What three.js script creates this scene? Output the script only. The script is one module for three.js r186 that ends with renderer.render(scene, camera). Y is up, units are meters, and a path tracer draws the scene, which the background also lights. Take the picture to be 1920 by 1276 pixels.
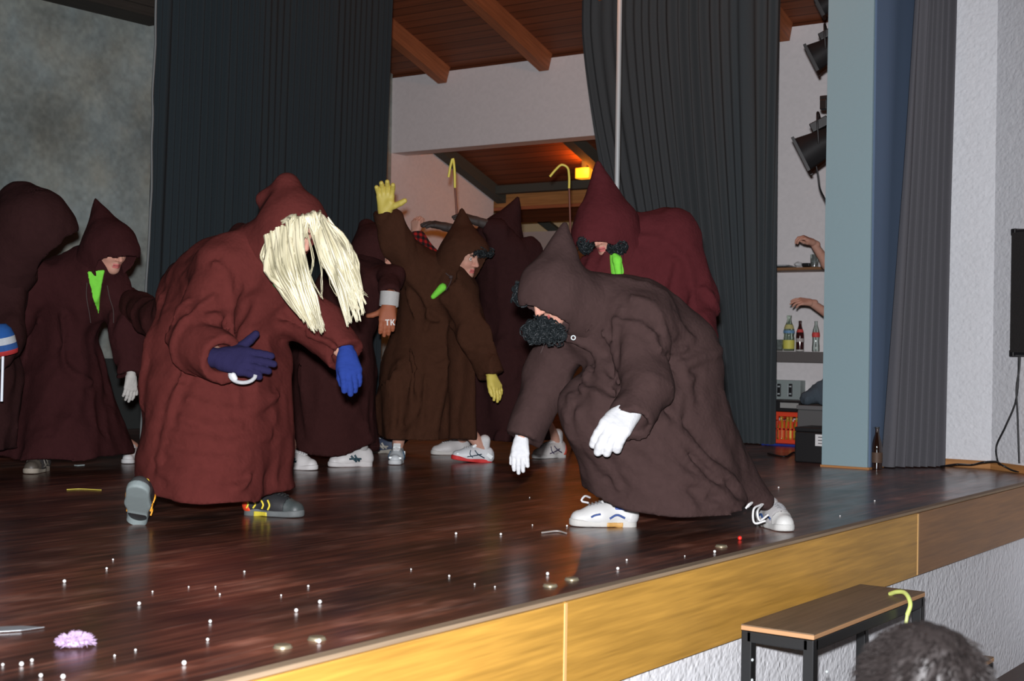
import * as THREE from 'three';
import { RoundedBoxGeometry } from 'three/addons/geometries/RoundedBoxGeometry.js';
import { mergeGeometries } from 'three/addons/utils/BufferGeometryUtils.js';
import { TextGeometry } from 'three/addons/geometries/TextGeometry.js';
import { FontLoader } from 'three/addons/loaders/FontLoader.js';
import { RectAreaLightUniformsLib } from 'three/addons/lights/RectAreaLightUniformsLib.js';

// The stage's own axes: x runs along the front edge, -z into the stage, y = 0 is the stage floor. Metres.
const scene = new THREE.Scene();
scene.background = new THREE.Color(0x000000);
const FOCAL = 2640;
const camera = new THREE.PerspectiveCamera(2 * Math.atan(638 / FOCAL) * 180 / Math.PI, 1920 / 1276, 0.05, 80);
camera.filmGauge = 23.7;
camera.position.set(0, 0.74, 0);
camera.up.set(0, 1, 0);
camera.lookAt(new THREE.Vector3(0.81137 * 100, 0.74 + 7 / 2640 * 100, -0.58454 * 100));
camera.rotateZ(0.0155);
camera.focus = 6.6;
camera.userData.fStop = 3.6;
scene.add(camera);

const renderer = new THREE.WebGLRenderer({ antialias: true });
renderer.toneMapping = THREE.LinearToneMapping;
renderer.toneMappingExposure = 1.0;
renderer.shadowMap.enabled = true;
renderer.shadowMap.type = THREE.PCFSoftShadowMap;
RectAreaLightUniformsLib.init();

// camera flash just above the lens
const flash = new THREE.SpotLight(0xfbfbff, 168, 0, 0.62, 0.45, 2);
flash.name = 'camera_flash';
flash.position.set(-0.03, 0.885, -0.01);
flash.target.position.set(8.1, 0.76, -5.85);
flash.castShadow = true; flash.shadow.mapSize.set(2048, 2048); flash.shadow.radius = 2; flash.shadow.bias = -0.0005;
scene.add(flash, flash.target);

// ---------------------------------------------------------------- helpers
const V = (a, b, c) => Array.isArray(a) ? new THREE.Vector3(...a) : new THREE.Vector3(a, b, c);
const S = (s, t, y) => [s, y, -t];
let seedv = 12345;
function srand(s) { seedv = s >>> 0; }
function rnd() { seedv = (seedv + 0x6D2B79F5) >>> 0; let t = seedv; t = Math.imul(t ^ (t >>> 15), t | 1); t ^= t + Math.imul(t ^ (t >>> 7), t | 61); return ((t ^ (t >>> 14)) >>> 0) / 4294967296; }
const rr = (a, b) => a + (b - a) * rnd();
const mixn = (a, b, t) => a + (b - a) * t;
const lerp3 = (a, b, t) => [mixn(a[0], b[0], t), mixn(a[1], b[1], t), mixn(a[2], b[2], t)];
const add3 = (a, b, k = 1) => [a[0] + b[0] * k, a[1] + b[1] * k, a[2] + b[2] * k];
const sub3 = (a, b) => [a[0] - b[0], a[1] - b[1], a[2] - b[2]];
const dot3 = (a, b) => a[0] * b[0] + a[1] * b[1] + a[2] * b[2];
const len3 = a => Math.sqrt(dot3(a, a));
const norm3 = a => { const l = len3(a) || 1; return [a[0] / l, a[1] / l, a[2] / l]; };
const cross3 = (a, b) => [a[1] * b[2] - a[2] * b[1], a[2] * b[0] - a[0] * b[2], a[0] * b[1] - a[1] * b[0]];

const used = {};
function numbered(n) { const k = used[n] = (used[n] ?? -1) + 1; return k ? `${n}_${String(k).padStart(3, '0')}` : n; }
function tag(o, label, category, group) { o.userData.label = label; o.userData.category = category; if (group) o.userData.group = group; return o; }
function thing(name, label, category, at = [0, 0, 0], group, turn = 0) {
  const g = new THREE.Group(); g.name = numbered(name); g.position.set(...at); g.rotation.y = turn; scene.add(g);
  return tag(g, label, category, group);
}
function mesh(name, geo, mat, parent, extra) {
  const m = new THREE.Mesh(Array.isArray(geo) ? merge(geo) : geo, mat);
  m.castShadow = m.receiveShadow = true;
  m.name = parent ? name : numbered(name);
  if (parent && parent.children.some(c => c.name === m.name)) { let k = 1; while (parent.children.some(c => c.name === `${name}_${String(k).padStart(3, '0')}`)) k++; m.name = `${name}_${String(k).padStart(3, '0')}`; }
  (parent || scene).add(m);
  if (extra) Object.assign(m.userData, extra);
  return m;
}
function one(name, geo, mat, label, category, group) { return tag(mesh(name, geo, mat), label, category, group); }
function struct(name, geo, mat, parent) { const m = mesh(name, geo, mat, parent); if (!parent) m.userData.kind = 'structure'; return m; }
function clean(g) {
  g = g.index ? g.toNonIndexed() : g.clone();
  for (const k of Object.keys(g.attributes)) if (!['position', 'normal', 'uv', 'color'].includes(k)) g.deleteAttribute(k);
  if (!g.attributes.uv) g.setAttribute('uv', new THREE.Float32BufferAttribute(new Float32Array(g.attributes.position.count * 2), 2));
  return g;
}
function merge(list) {
  list = list.map(clean);
  if (!list.every(g => g.attributes.color)) list.forEach(g => g.deleteAttribute('color'));
  return mergeGeometries(list);
}
// box in metres with uv in metres
function box(w, h, d, x = 0, y = 0, z = 0, bev = 0) {
  const g = bev ? new RoundedBoxGeometry(w, h, d, 2, Math.min(bev, w / 2.01, h / 2.01, d / 2.01)) : new THREE.BoxGeometry(w, h, d);
  metric(g); g.translate(x, y, z); return g;
}
function metric(g, s = 1) {                         // box-mapped uv
  const p = g.attributes.position, n = g.attributes.normal, uv = new Float32Array(p.count * 2);
  for (let i = 0; i < p.count; i++) {
    const ax = Math.abs(n.getX(i)), ay = Math.abs(n.getY(i)), az = Math.abs(n.getZ(i));
    if (ay >= ax && ay >= az) { uv[2 * i] = p.getX(i) * s; uv[2 * i + 1] = p.getZ(i) * s; }
    else if (az >= ax) { uv[2 * i] = p.getX(i) * s; uv[2 * i + 1] = p.getY(i) * s; }
    else { uv[2 * i] = p.getZ(i) * s; uv[2 * i + 1] = p.getY(i) * s; }
  }
  g.setAttribute('uv', new THREE.BufferAttribute(uv, 2)); return g;
}
// block between two corners given as (s, t, y)
function block(s0, s1, t0, t1, y0, y1, bev = 0) {
  return metric(box(Math.abs(s1 - s0), Math.abs(y1 - y0), Math.abs(t1 - t0), (s0 + s1) / 2, (y0 + y1) / 2, -(t0 + t1) / 2, bev));
}
// vertical prism over a plan polygon in (s, t)
function prism(pts, y0, y1) {
  const sh = new THREE.Shape(pts.map(p => new THREE.Vector2(p[0], p[1])));
  const g = new THREE.ExtrudeGeometry(sh, { depth: y1 - y0, bevelEnabled: false });
  g.rotateX(-Math.PI / 2); g.translate(0, y0, 0); g.computeVertexNormals(); return metric(g);
}
function tube(pts, r, seg = 24, rad = 6, closed = false) {
  const c = new THREE.CatmullRomCurve3(pts.map(p => V(p)), closed);
  return new THREE.TubeGeometry(c, seg, r, rad, closed);
}
function taperTube(pts, rf, seg = 12, rad = 5, flat = 1) {
  const c = new THREE.CatmullRomCurve3(pts.map(p => V(p)));
  const g = new THREE.TubeGeometry(c, seg, 1, rad, false), P = g.attributes.position, q = new THREE.Vector3();
  for (let i = 0; i <= seg; i++) {
    c.getPointAt(i / seg, q); const r = rf(i / seg);
    for (let j = 0; j <= rad; j++) { const k = i * (rad + 1) + j; P.setXYZ(k, q.x + (P.getX(k) - q.x) * r, q.y + (P.getY(k) - q.y) * r, q.z + (P.getZ(k) - q.z) * r); }
  }
  return g;
}
function bar(a, b, w, h = w) {                      // square bar from a to b
  const A = V(a), B = V(b), L = A.distanceTo(B), g = new RoundedBoxGeometry(w, L, h, 1, Math.min(w, h) * 0.12);
  g.applyQuaternion(new THREE.Quaternion().setFromUnitVectors(new THREE.Vector3(0, 1, 0), B.clone().sub(A).normalize()));
  g.translate((A.x + B.x) / 2, (A.y + B.y) / 2, (A.z + B.z) / 2); return g;
}
function lathe(prof, seg = 24) { return new THREE.LatheGeometry(prof.map(p => new THREE.Vector2(p[0], p[1])), seg); }

// ---------------------------------------------------------------- noise and textures
const PERM = new Uint8Array(512); { srand(7); const t = [...Array(256).keys()]; for (let i = 255; i > 0; i--) { const j = Math.floor(rnd() * (i + 1)); [t[i], t[j]] = [t[j], t[i]]; } for (let i = 0; i < 512; i++) PERM[i] = t[i & 255]; }
const fade = t => t * t * (3 - 2 * t);
function noise3(x, y, z) {
  const X = Math.floor(x), Y = Math.floor(y), Z = Math.floor(z), u = fade(x - X), v = fade(y - Y), w = fade(z - Z);
  const h = (i, j, k) => PERM[(PERM[(PERM[(X + i) & 255] + Y + j) & 255] + Z + k) & 255] / 127.5 - 1;
  return mixn(mixn(mixn(h(0, 0, 0), h(1, 0, 0), u), mixn(h(0, 1, 0), h(1, 1, 0), u), v), mixn(mixn(h(0, 0, 1), h(1, 0, 1), u), mixn(h(0, 1, 1), h(1, 1, 1), u), v), w);
}
function tnoise(x, y, px, py, s = 0) {
  const X = Math.floor(x), Y = Math.floor(y), u = fade(x - X), v = fade(y - Y);
  const h = (i, j) => PERM[(PERM[((((X + i) % px) + px) % px + s * 17) & 255] + ((((Y + j) % py) + py) % py) + s * 31) & 255] / 255;
  return mixn(mixn(h(0, 0), h(1, 0), u), mixn(h(0, 1), h(1, 1), u), v);
}
function fbm(u, v, px, py, oct, s = 0) { let a = 0, w = 0.5, t = 0; for (let i = 0; i < oct; i++) { a += w * tnoise(u * px, v * py, px, py, s + i); t += w; w *= 0.55; px *= 2; py *= 2; } return a / t; }
function texture(n, m, fn, srgb, repU, repV) {
  const d = new Uint8Array(n * m * 4);
  for (let j = 0; j < m; j++) for (let i = 0; i < n; i++) { const c = fn(i / n, j / m), k = (j * n + i) * 4; for (let q = 0; q < 3; q++) d[k + q] = Math.max(0, Math.min(255, Math.round(255 * (Array.isArray(c) ? c[q] : c)))); d[k + 3] = 255; }
  const t = new THREE.DataTexture(d, n, m, THREE.RGBAFormat); t.wrapS = t.wrapT = THREE.RepeatWrapping; t.magFilter = THREE.LinearFilter; t.minFilter = THREE.LinearMipmapLinearFilter; t.generateMipmaps = true;
  if (srgb) t.colorSpace = THREE.SRGBColorSpace; t.repeat.set(1 / repU, 1 / repV); t.needsUpdate = true; return t;
}
const std = (c, o = {}) => { const m = new THREE.MeshPhysicalMaterial({ roughness: 0.8, ...o }); if (Array.isArray(c)) m.color.setRGB(...c); else m.color.set(c); return m; };
const clothBump = texture(256, 256, (u, v) => 0.5 * fbm(u, v, 32, 32, 3, 3) + 0.3 * fbm(u, v, 6, 6, 2, 5) + 0.1 * (Math.sin(u * 400) * Math.sin(v * 400)), false, 0.35, 0.35);
const clothTone = texture(256, 256, (u, v) => { const n = 0.82 + 0.18 * fbm(u, v, 24, 24, 4, 9); return [n, n, n]; }, false, 0.5, 0.5);
const cloth = (c, o = {}) => std(c, { roughness: 0.95, bumpMap: clothBump, bumpScale: 0.004, map: clothTone, specularIntensity: 0.15, ...o });
const plasterBump = texture(512, 512, (u, v) => 0.65 * fbm(u, v, 48, 48, 2, 11) + 0.35 * fbm(u, v, 14, 14, 3, 12), false, 0.9, 0.9);
const plasterTone = texture(256, 256, (u, v) => { const n = 0.9 + 0.1 * fbm(u, v, 30, 30, 3, 14); return [n, n, n]; }, false, 0.8, 0.8);
const M = {
  floorMap: texture(1024, 1024, (u, v) => {
    const g = fbm(u, v, 5, 110, 4, 21), b = fbm(u, v, 6, 9, 3, 23), w = fbm(u, v, 10, 26, 4, 25), sc = Math.pow(Math.max(0, fbm(u, v, 9, 150, 3, 29) - 0.6) * 4, 2);
    const k = 0.55 + 0.55 * (g - 0.5) + 0.55 * (b - 0.5) + 0.3 * (w - 0.5), d = Math.max(0, w - 0.56) * 1.0 + sc * 0.25;
    return [0.6 * k + d * 0.5 + 0.035, 0.35 * k + d * 0.52 + 0.02, 0.26 * k + d * 0.52 + 0.018];
  }, true, 2.2, 2.2),
  floorRough: texture(512, 512, (u, v) => { const n = 0.3 + 0.3 * fbm(u, v, 8, 20, 4, 25) + 0.12 * fbm(u, v, 6, 90, 3, 22); return [n, n, n]; }, false, 2.2, 2.2),
  floorBump: texture(512, 512, (u, v) => fbm(u, v, 6, 120, 3, 22), false, 2.2, 2.2),
  grain: texture(512, 256, (u, v) => { const n = 0.76 + 0.26 * (fbm(u, v, 4, 40, 4, 31) - 0.5) + 0.14 * (fbm(u, v, 3, 4, 3, 33) - 0.5); return [n + 0.12, n + 0.1, n + 0.06]; }, true, 1.1, 0.5),
  mottle: texture(512, 512, (u, v) => { const a = fbm(u, v, 5, 5, 5, 41), b = fbm(u, v, 9, 7, 4, 44), n = 0.66 + 0.3 * (a - 0.5) + 0.12 * (fbm(u, v, 60, 60, 2, 47) - 0.5); return [n * (0.99 + 0.1 * (b - 0.5)), n, n * (0.98 - 0.1 * (b - 0.5))]; }, true, 2.4, 2.4),
  boards: texture(256, 512, (u, v) => { const k = (u * 8) % 1, id = Math.floor(u * 8), gap = Math.min(k, 1 - k) < 0.05 ? 0.6 : 1, n = (0.7 + 0.16 * (fbm(u, v, 60, 4, 3, 51) - 0.5) + 0.08 * (((id * 37) % 8) / 8 - 0.5)) * gap; return [n, n * 0.98, n * 0.95]; }, true, 0.8, 2.5),
};
// ---------------------------------------------------------------- implicit surfaces
function rc(a, b, ra, rb) {                        // distance to a tapered capsule
  const bx = b[0] - a[0], by = b[1] - a[1], bz = b[2] - a[2], l2 = bx * bx + by * by + bz * bz, r = ra - rb, a2 = Math.max(1e-9, l2 - r * r), il2 = 1 / Math.max(1e-9, l2);
  const ax = a[0], ay = a[1], az = a[2];
  return (p) => {
    const x = p[0] - ax, y = p[1] - ay, z = p[2] - az, yy = x * bx + y * by + z * bz, zz = yy - l2;
    const qx = x * l2 - bx * yy, qy = y * l2 - by * yy, qz = z * l2 - bz * yy, x2 = qx * qx + qy * qy + qz * qz, y2 = yy * yy * l2, z2 = zz * zz * l2;
    const k = Math.sign(r) * r * r * x2;
    if (Math.sign(zz) * a2 * z2 > k) return Math.sqrt(x2 + z2) * il2 - rb;
    if (Math.sign(yy) * a2 * y2 < k) return Math.sqrt(x2 + y2) * il2 - ra;
    return (Math.sqrt(x2 * a2 * il2) + yy * r) * il2 - ra;
  };
}
function ell(c, r) { return p => { const x = (p[0] - c[0]) / r[0], y = (p[1] - c[1]) / r[1], z = (p[2] - c[2]) / r[2], k0 = Math.sqrt(x * x + y * y + z * z), x1 = x / r[0], y1 = y / r[1], z1 = z / r[2], k1 = Math.sqrt(x1 * x1 + y1 * y1 + z1 * z1); return k1 < 1e-6 ? -Math.min(...r) : k0 * (k0 - 1) / k1; }; }
const smin = (a, b, k) => { const h = Math.max(k - Math.abs(a - b), 0) / k; return Math.min(a, b) - h * h * k * 0.25; };
const smax = (a, b, k) => -smin(-a, -b, k);
function boundsOf(list, pad) { const lo = [1e9, 1e9, 1e9], hi = [-1e9, -1e9, -1e9]; for (const [a, b, ra, rb] of list) for (const [p, r] of [[a, ra], [b, rb]]) for (let i = 0; i < 3; i++) { lo[i] = Math.min(lo[i], p[i] - r - pad); hi[i] = Math.max(hi[i], p[i] + r + pad); } return [lo, hi]; }
// surface nets; rough(p) is the cheap field used to skip empty blocks (the true field differs from it by less than slack)
function surface(field, lo, hi, cell, rough = field, slack = 0.01) {
  const n = [0, 1, 2].map(i => Math.max(3, Math.ceil((hi[i] - lo[i]) / cell) + 1)), [nx, ny, nz] = n, B = 8, val = new Float32Array(nx * ny * nz), p = [0, 0, 0];
  for (let bz = 0; bz < nz; bz += B) for (let by = 0; by < ny; by += B) for (let bx = 0; bx < nx; bx += B) {
    const ex = Math.min(B, nx - bx), ey = Math.min(B, ny - by), ez = Math.min(B, nz - bz);
    p[0] = lo[0] + (bx + (ex - 1) / 2) * cell; p[1] = lo[1] + (by + (ey - 1) / 2) * cell; p[2] = lo[2] + (bz + (ez - 1) / 2) * cell;
    const c = rough(p), far = Math.abs(c) > Math.sqrt(ex * ex + ey * ey + ez * ez) / 2 * cell * 1.15 + slack + cell;
    for (let k = 0; k < ez; k++) for (let j = 0; j < ey; j++) for (let i = 0; i < ex; i++) {
      const q = ((bz + k) * ny + by + j) * nx + bx + i;
      if (far) val[q] = c; else { p[0] = lo[0] + (bx + i) * cell; p[1] = lo[1] + (by + j) * cell; p[2] = lo[2] + (bz + k) * cell; val[q] = field(p); }
    }
  }
  const idx = new Int32Array(nx * ny * nz).fill(-1), pos = [], tri = [];
  const off = []; for (let c = 0; c < 8; c++) off.push([(c & 1), (c >> 1) & 1, c >> 2]);
  const edges = []; for (let a = 0; a < 8; a++) for (const s of [1, 2, 4]) if (!(a & s)) edges.push([a, a | s]);
  for (let k = 0; k < nz - 1; k++) for (let j = 0; j < ny - 1; j++) for (let i = 0; i < nx - 1; i++) {
    const q = (k * ny + j) * nx + i, v = []; let neg = 0;
    for (let c = 0; c < 8; c++) { const o = off[c], w = val[q + o[0] + o[1] * nx + o[2] * nx * ny]; v.push(w); if (w < 0) neg++; }
    if (!neg || neg === 8) continue;
    let x = 0, y = 0, z = 0, m = 0;
    for (const [a, b] of edges) if ((v[a] < 0) !== (v[b] < 0)) { const t = v[a] / (v[a] - v[b]); x += mixn(off[a][0], off[b][0], t); y += mixn(off[a][1], off[b][1], t); z += mixn(off[a][2], off[b][2], t); m++; }
    idx[q] = pos.length / 3; pos.push(lo[0] + (i + x / m) * cell, lo[1] + (j + y / m) * cell, lo[2] + (k + z / m) * cell);
  }
  const st = [1, nx, nx * ny];
  for (let k = 1; k < nz - 1; k++) for (let j = 1; j < ny - 1; j++) for (let i = 1; i < nx - 1; i++) {
    const q = (k * ny + j) * nx + i, s = val[q] < 0;
    for (let a = 0; a < 3; a++) {
      if (s === (val[q + st[a]] < 0)) continue;
      const u = st[(a + 1) % 3], w = st[(a + 2) % 3], A = idx[q - u - w], Bq = idx[q - w], C = idx[q], Dq = idx[q - u];
      if (A < 0 || Bq < 0 || C < 0 || Dq < 0) continue;
      if (s) tri.push(A, Bq, C, A, C, Dq); else tri.push(A, C, Bq, A, Dq, C);
    }
  }
  const g = new THREE.BufferGeometry(); g.setAttribute('position', new THREE.Float32BufferAttribute(pos, 3)); g.setIndex(tri); g.computeVertexNormals();
  const uv = new Float32Array(pos.length / 3 * 2); for (let i = 0; i < uv.length / 2; i++) { uv[2 * i] = pos[3 * i] * 0.8 + pos[3 * i + 2] * 0.8; uv[2 * i + 1] = pos[3 * i + 1] + 0.2 * pos[3 * i]; }
  g.setAttribute('uv', new THREE.BufferAttribute(uv, 2));
  return g;
}
function blob(bones, k, cell, pad = 0.02) { const f = bones.map(b => rc(...b)), field = p => { let d = 1e9; for (const q of f) d = d > 1e8 ? q(p) : smin(d, q(p), k); return d; }; const [lo, hi] = boundsOf(bones, pad + k * 0.3); return surface(field, lo, hi, cell); }
function paint(g, fn) { const p = g.attributes.position, c = new Float32Array(p.count * 3), q = [0, 0, 0]; for (let i = 0; i < p.count; i++) { q[0] = p.getX(i); q[1] = p.getY(i); q[2] = p.getZ(i); const v = fn(q); c[3 * i] = v[0]; c[3 * i + 1] = v[1]; c[3 * i + 2] = v[2]; } g.setAttribute('color', new THREE.BufferAttribute(c, 3)); return g; }
function frame(pos, y, z, s = 1) {                 // matrix whose y axis is y and whose z axis leans to z
  const Y = V(y).normalize(), X = Y.clone().cross(V(z)).normalize(), Z = X.clone().cross(Y), m = new THREE.Matrix4().makeBasis(X, Y, Z);
  m.scale(new THREE.Vector3(s, s, s)); m.setPosition(V(pos)); return m;
}
// ---------------------------------------------------------------- the setting
const mat = {
  floor: std(0xffffff, { map: M.floorMap, roughness: 0.75, roughnessMap: M.floorRough, bumpMap: M.floorBump, bumpScale: 0.0008, clearcoat: 0.42, clearcoatRoughness: 0.21 }),
  hallFloor: std(0x4a3020, { map: M.grain, roughness: 0.5 }),
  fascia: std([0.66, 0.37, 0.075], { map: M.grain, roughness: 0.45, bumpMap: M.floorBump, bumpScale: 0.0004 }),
  fasciaShaded: std([0.36, 0.17, 0.05], { map: M.grain, roughness: 0.45 }),  // end panel: shade on this stretch of the front put into the wood colour
  edge: std([0.36, 0.27, 0.19], { map: M.grain, roughness: 0.7 }),
  plaster: std([0.82, 0.83, 0.86], { map: plasterTone, roughness: 0.95, bumpMap: plasterBump, bumpScale: 0.007, specularIntensity: 0.2 }),
  white: std([0.84, 0.8, 0.8], { map: plasterTone, roughness: 0.95, specularIntensity: 0.2 }),
  blue: std([0.29, 0.41, 0.445], { roughness: 0.75, bumpMap: plasterBump, bumpScale: 0.001, specularIntensity: 0.3 }),
  grey: std([0.78, 0.83, 0.8], { map: M.mottle, roughness: 0.9, specularIntensity: 0.2 }),
  dado: std([0.03, 0.035, 0.034], { roughness: 0.8 }),
  ceiling: std([0.42, 0.125, 0.05], { map: M.boards, roughness: 0.6 }),
  beam: std([0.44, 0.145, 0.06], { map: M.grain, roughness: 0.6 }),
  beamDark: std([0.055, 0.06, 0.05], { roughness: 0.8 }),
  orangeWood: std([0.55, 0.26, 0.09], { map: M.grain, roughness: 0.6 }),
  cream: std([0.75, 0.6, 0.36], { roughness: 0.9 }),
  curtain: std([0.023, 0.03, 0.034], { roughness: 0.97, bumpMap: clothBump, bumpScale: 0.002, specularIntensity: 0.15, sheen: 0.05, sheenColor: new THREE.Color(0.1, 0.1, 0.11) }),
  curtainRight: std([0.062, 0.074, 0.08], { roughness: 0.97, bumpMap: clothBump, bumpScale: 0.002, specularIntensity: 0.15 }),
  curtainFront: std([0.12, 0.118, 0.13], { roughness: 0.97, bumpMap: clothBump, bumpScale: 0.002, specularIntensity: 0.15, sheen: 0.2, sheenColor: new THREE.Color(0.3, 0.3, 0.33) }),
  lining: std([0.16, 0.17, 0.17], { roughness: 0.95 }),
  black: std([0.012, 0.012, 0.013], { roughness: 0.45 }),
  blackSteel: std([0.014, 0.015, 0.016], { roughness: 0.4, metalness: 0.2 }),
  steel: std([0.5, 0.55, 0.56], { roughness: 0.4, metalness: 0.1 }),
  yellow: std([0.72, 0.62, 0.1], { roughness: 0.4 }),
  maroonShaft: std([0.16, 0.05, 0.03], { roughness: 0.5 }),
  paper: std([0.7, 0.7, 0.7], { roughness: 0.6 }),
};
const SIDE = 10.78, ROOF = s => 3.44 - 0.355 * (s - SIDE), FRONT = 2.29, BACK = 9.3;
struct('floor', block(-6, 16.5, FRONT, BACK + 0.1, -0.05, 0), mat.floor);
struct('floor_hall', block(-8, 9.6, -6, FRONT + 0.2, -1.13, -1.03), mat.hallFloor);
struct('trim_1', [block(-6, 8.64, FRONT - 0.012, FRONT + 0.03, -0.012, 0.0015, 0.004)], mat.edge);
const front = struct('wall_stage_front', block(-6, 8.7, FRONT + 0.02, FRONT + 0.25, -1.03, -0.05), mat.plaster);
{
  const s1 = [3.443,0,-2.283][0], s2 = [6.388,0,-2.272][0], w = s2 - s1;
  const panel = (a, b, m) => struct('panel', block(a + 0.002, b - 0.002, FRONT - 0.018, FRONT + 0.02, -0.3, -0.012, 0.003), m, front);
  panel(s1 - 3 * w, s1 - 2 * w, mat.fascia); panel(s1 - 2 * w, s1 - w, mat.fascia); panel(s1 - w, s1, mat.fascia); panel(s1, s2, mat.fascia); panel(s2, 8.64, mat.fasciaShaded);
  const seamMat = std([0.7, 0.42, 0.16], { roughness: 0.6 });
  for (const s of [s1, s2]) struct('joint_strip', block(s - 0.008, s + 0.008, FRONT - 0.0205, FRONT, -0.297, -0.014, 0.002), seamMat, front);
}
// right side of the stage opening
struct('wall_right', prism([[8.98, 3.06], [8.98, 2.73], [8.38, 1.93], [7.2, 0.35], [6.4, -6], [12.4, -6], [12.4, 3.06]], -1.03, 3.9), mat.plaster);
const pier = struct('wall_pier', block(8.36, 9.8, 3.3, 3.6, 0.012, 3.75), mat.blue);
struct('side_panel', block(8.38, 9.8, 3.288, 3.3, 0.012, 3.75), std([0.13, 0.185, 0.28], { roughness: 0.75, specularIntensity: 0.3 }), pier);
struct('base_strip', block(8.35, 8.6, 3.285, 3.605, 0, 0.012), mat.orangeWood, pier);
{
  const d = norm3([-0.6, 0, 0.8]), bb = (a, b) => { const L = len3(sub3(b, a)); const g = box(L, 0.05, 0.012, L / 2, 0.025, 0, 0.003); g.rotateY(-Math.atan2(b[2] - a[2], b[0] - a[0])); g.translate(a[0], a[1], a[2]); return g; };
  struct('baseboard_right', bb([8.972, 0, -3.04], [8.972, 0, -2.73]), mat.orangeWood);
  struct('baseboard_right_end', bb([8.968, 0, -2.728], [8.65, 0, -2.3]), mat.orangeWood);
}
// side wall of the stage with the opening under its lintel
struct('wall_side', [block(SIDE, SIDE + 0.22, 3.3, 5.95, 0, 3.4), block(SIDE, SIDE + 0.22, 5.95, BACK, 2.645, 3.4)], mat.white);
// back wall
const backWall = struct('wall_back', block(-6, SIDE, BACK, BACK + 0.2, 0.575, 3.45), mat.grey);
struct('dado', block(-6, 9, BACK - 0.03, BACK + 0.2, 0, 0.575), mat.dado, backWall);
struct('ceiling_beam', [block(2, 7.7, BACK - 0.3, BACK + 0.1, 3.33, 3.9, 0.01), block(2, 7.7, BACK - 0.33, BACK - 0.3, 3.4, 3.9, 0.01)], std([0.05, 0.042, 0.036], { roughness: 0.8, map: M.grain }));
// roof boards and rafters, falling towards the side wall
{
  const sh = new THREE.Shape([[-9, ROOF(-9)], [SIDE + 0.2, ROOF(SIDE + 0.2)], [SIDE + 0.2, ROOF(SIDE + 0.2) + 0.2], [-9, ROOF(-9) + 0.2]].map(p => new THREE.Vector2(...p)));
  const g = new THREE.ExtrudeGeometry(sh, { depth: 15.8, bevelEnabled: false }); g.translate(0, 0, -9.6);
  struct('ceiling', metric(g), mat.ceiling);
  for (const t of [8.62, 7.415, 6.21, 5.01, 3.8]) {
    const L = 9, q = new THREE.BoxGeometry(L, 0.2, 0.105); metric(q); q.translate(-L / 2, -0.1, 0); q.rotateZ(-Math.atan(0.355)); q.translate(SIDE + 0.02, ROOF(SIDE) + 0.025, -t);
    struct('rafter', q, mat.beam);
  }
}
// hall shell behind the camera
struct('wall_hall_left', block(-8.2, -8, -6, 9.5, -1.03, 10.2), mat.grey);
struct('wall_hall_back', block(-8, 12.4, -6.2, -6, -1.03, 10.2), mat.grey);
struct('wall_stage_left', block(-6.2, -6, FRONT, 9.5, -1.03, 9.5), mat.grey);

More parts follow.
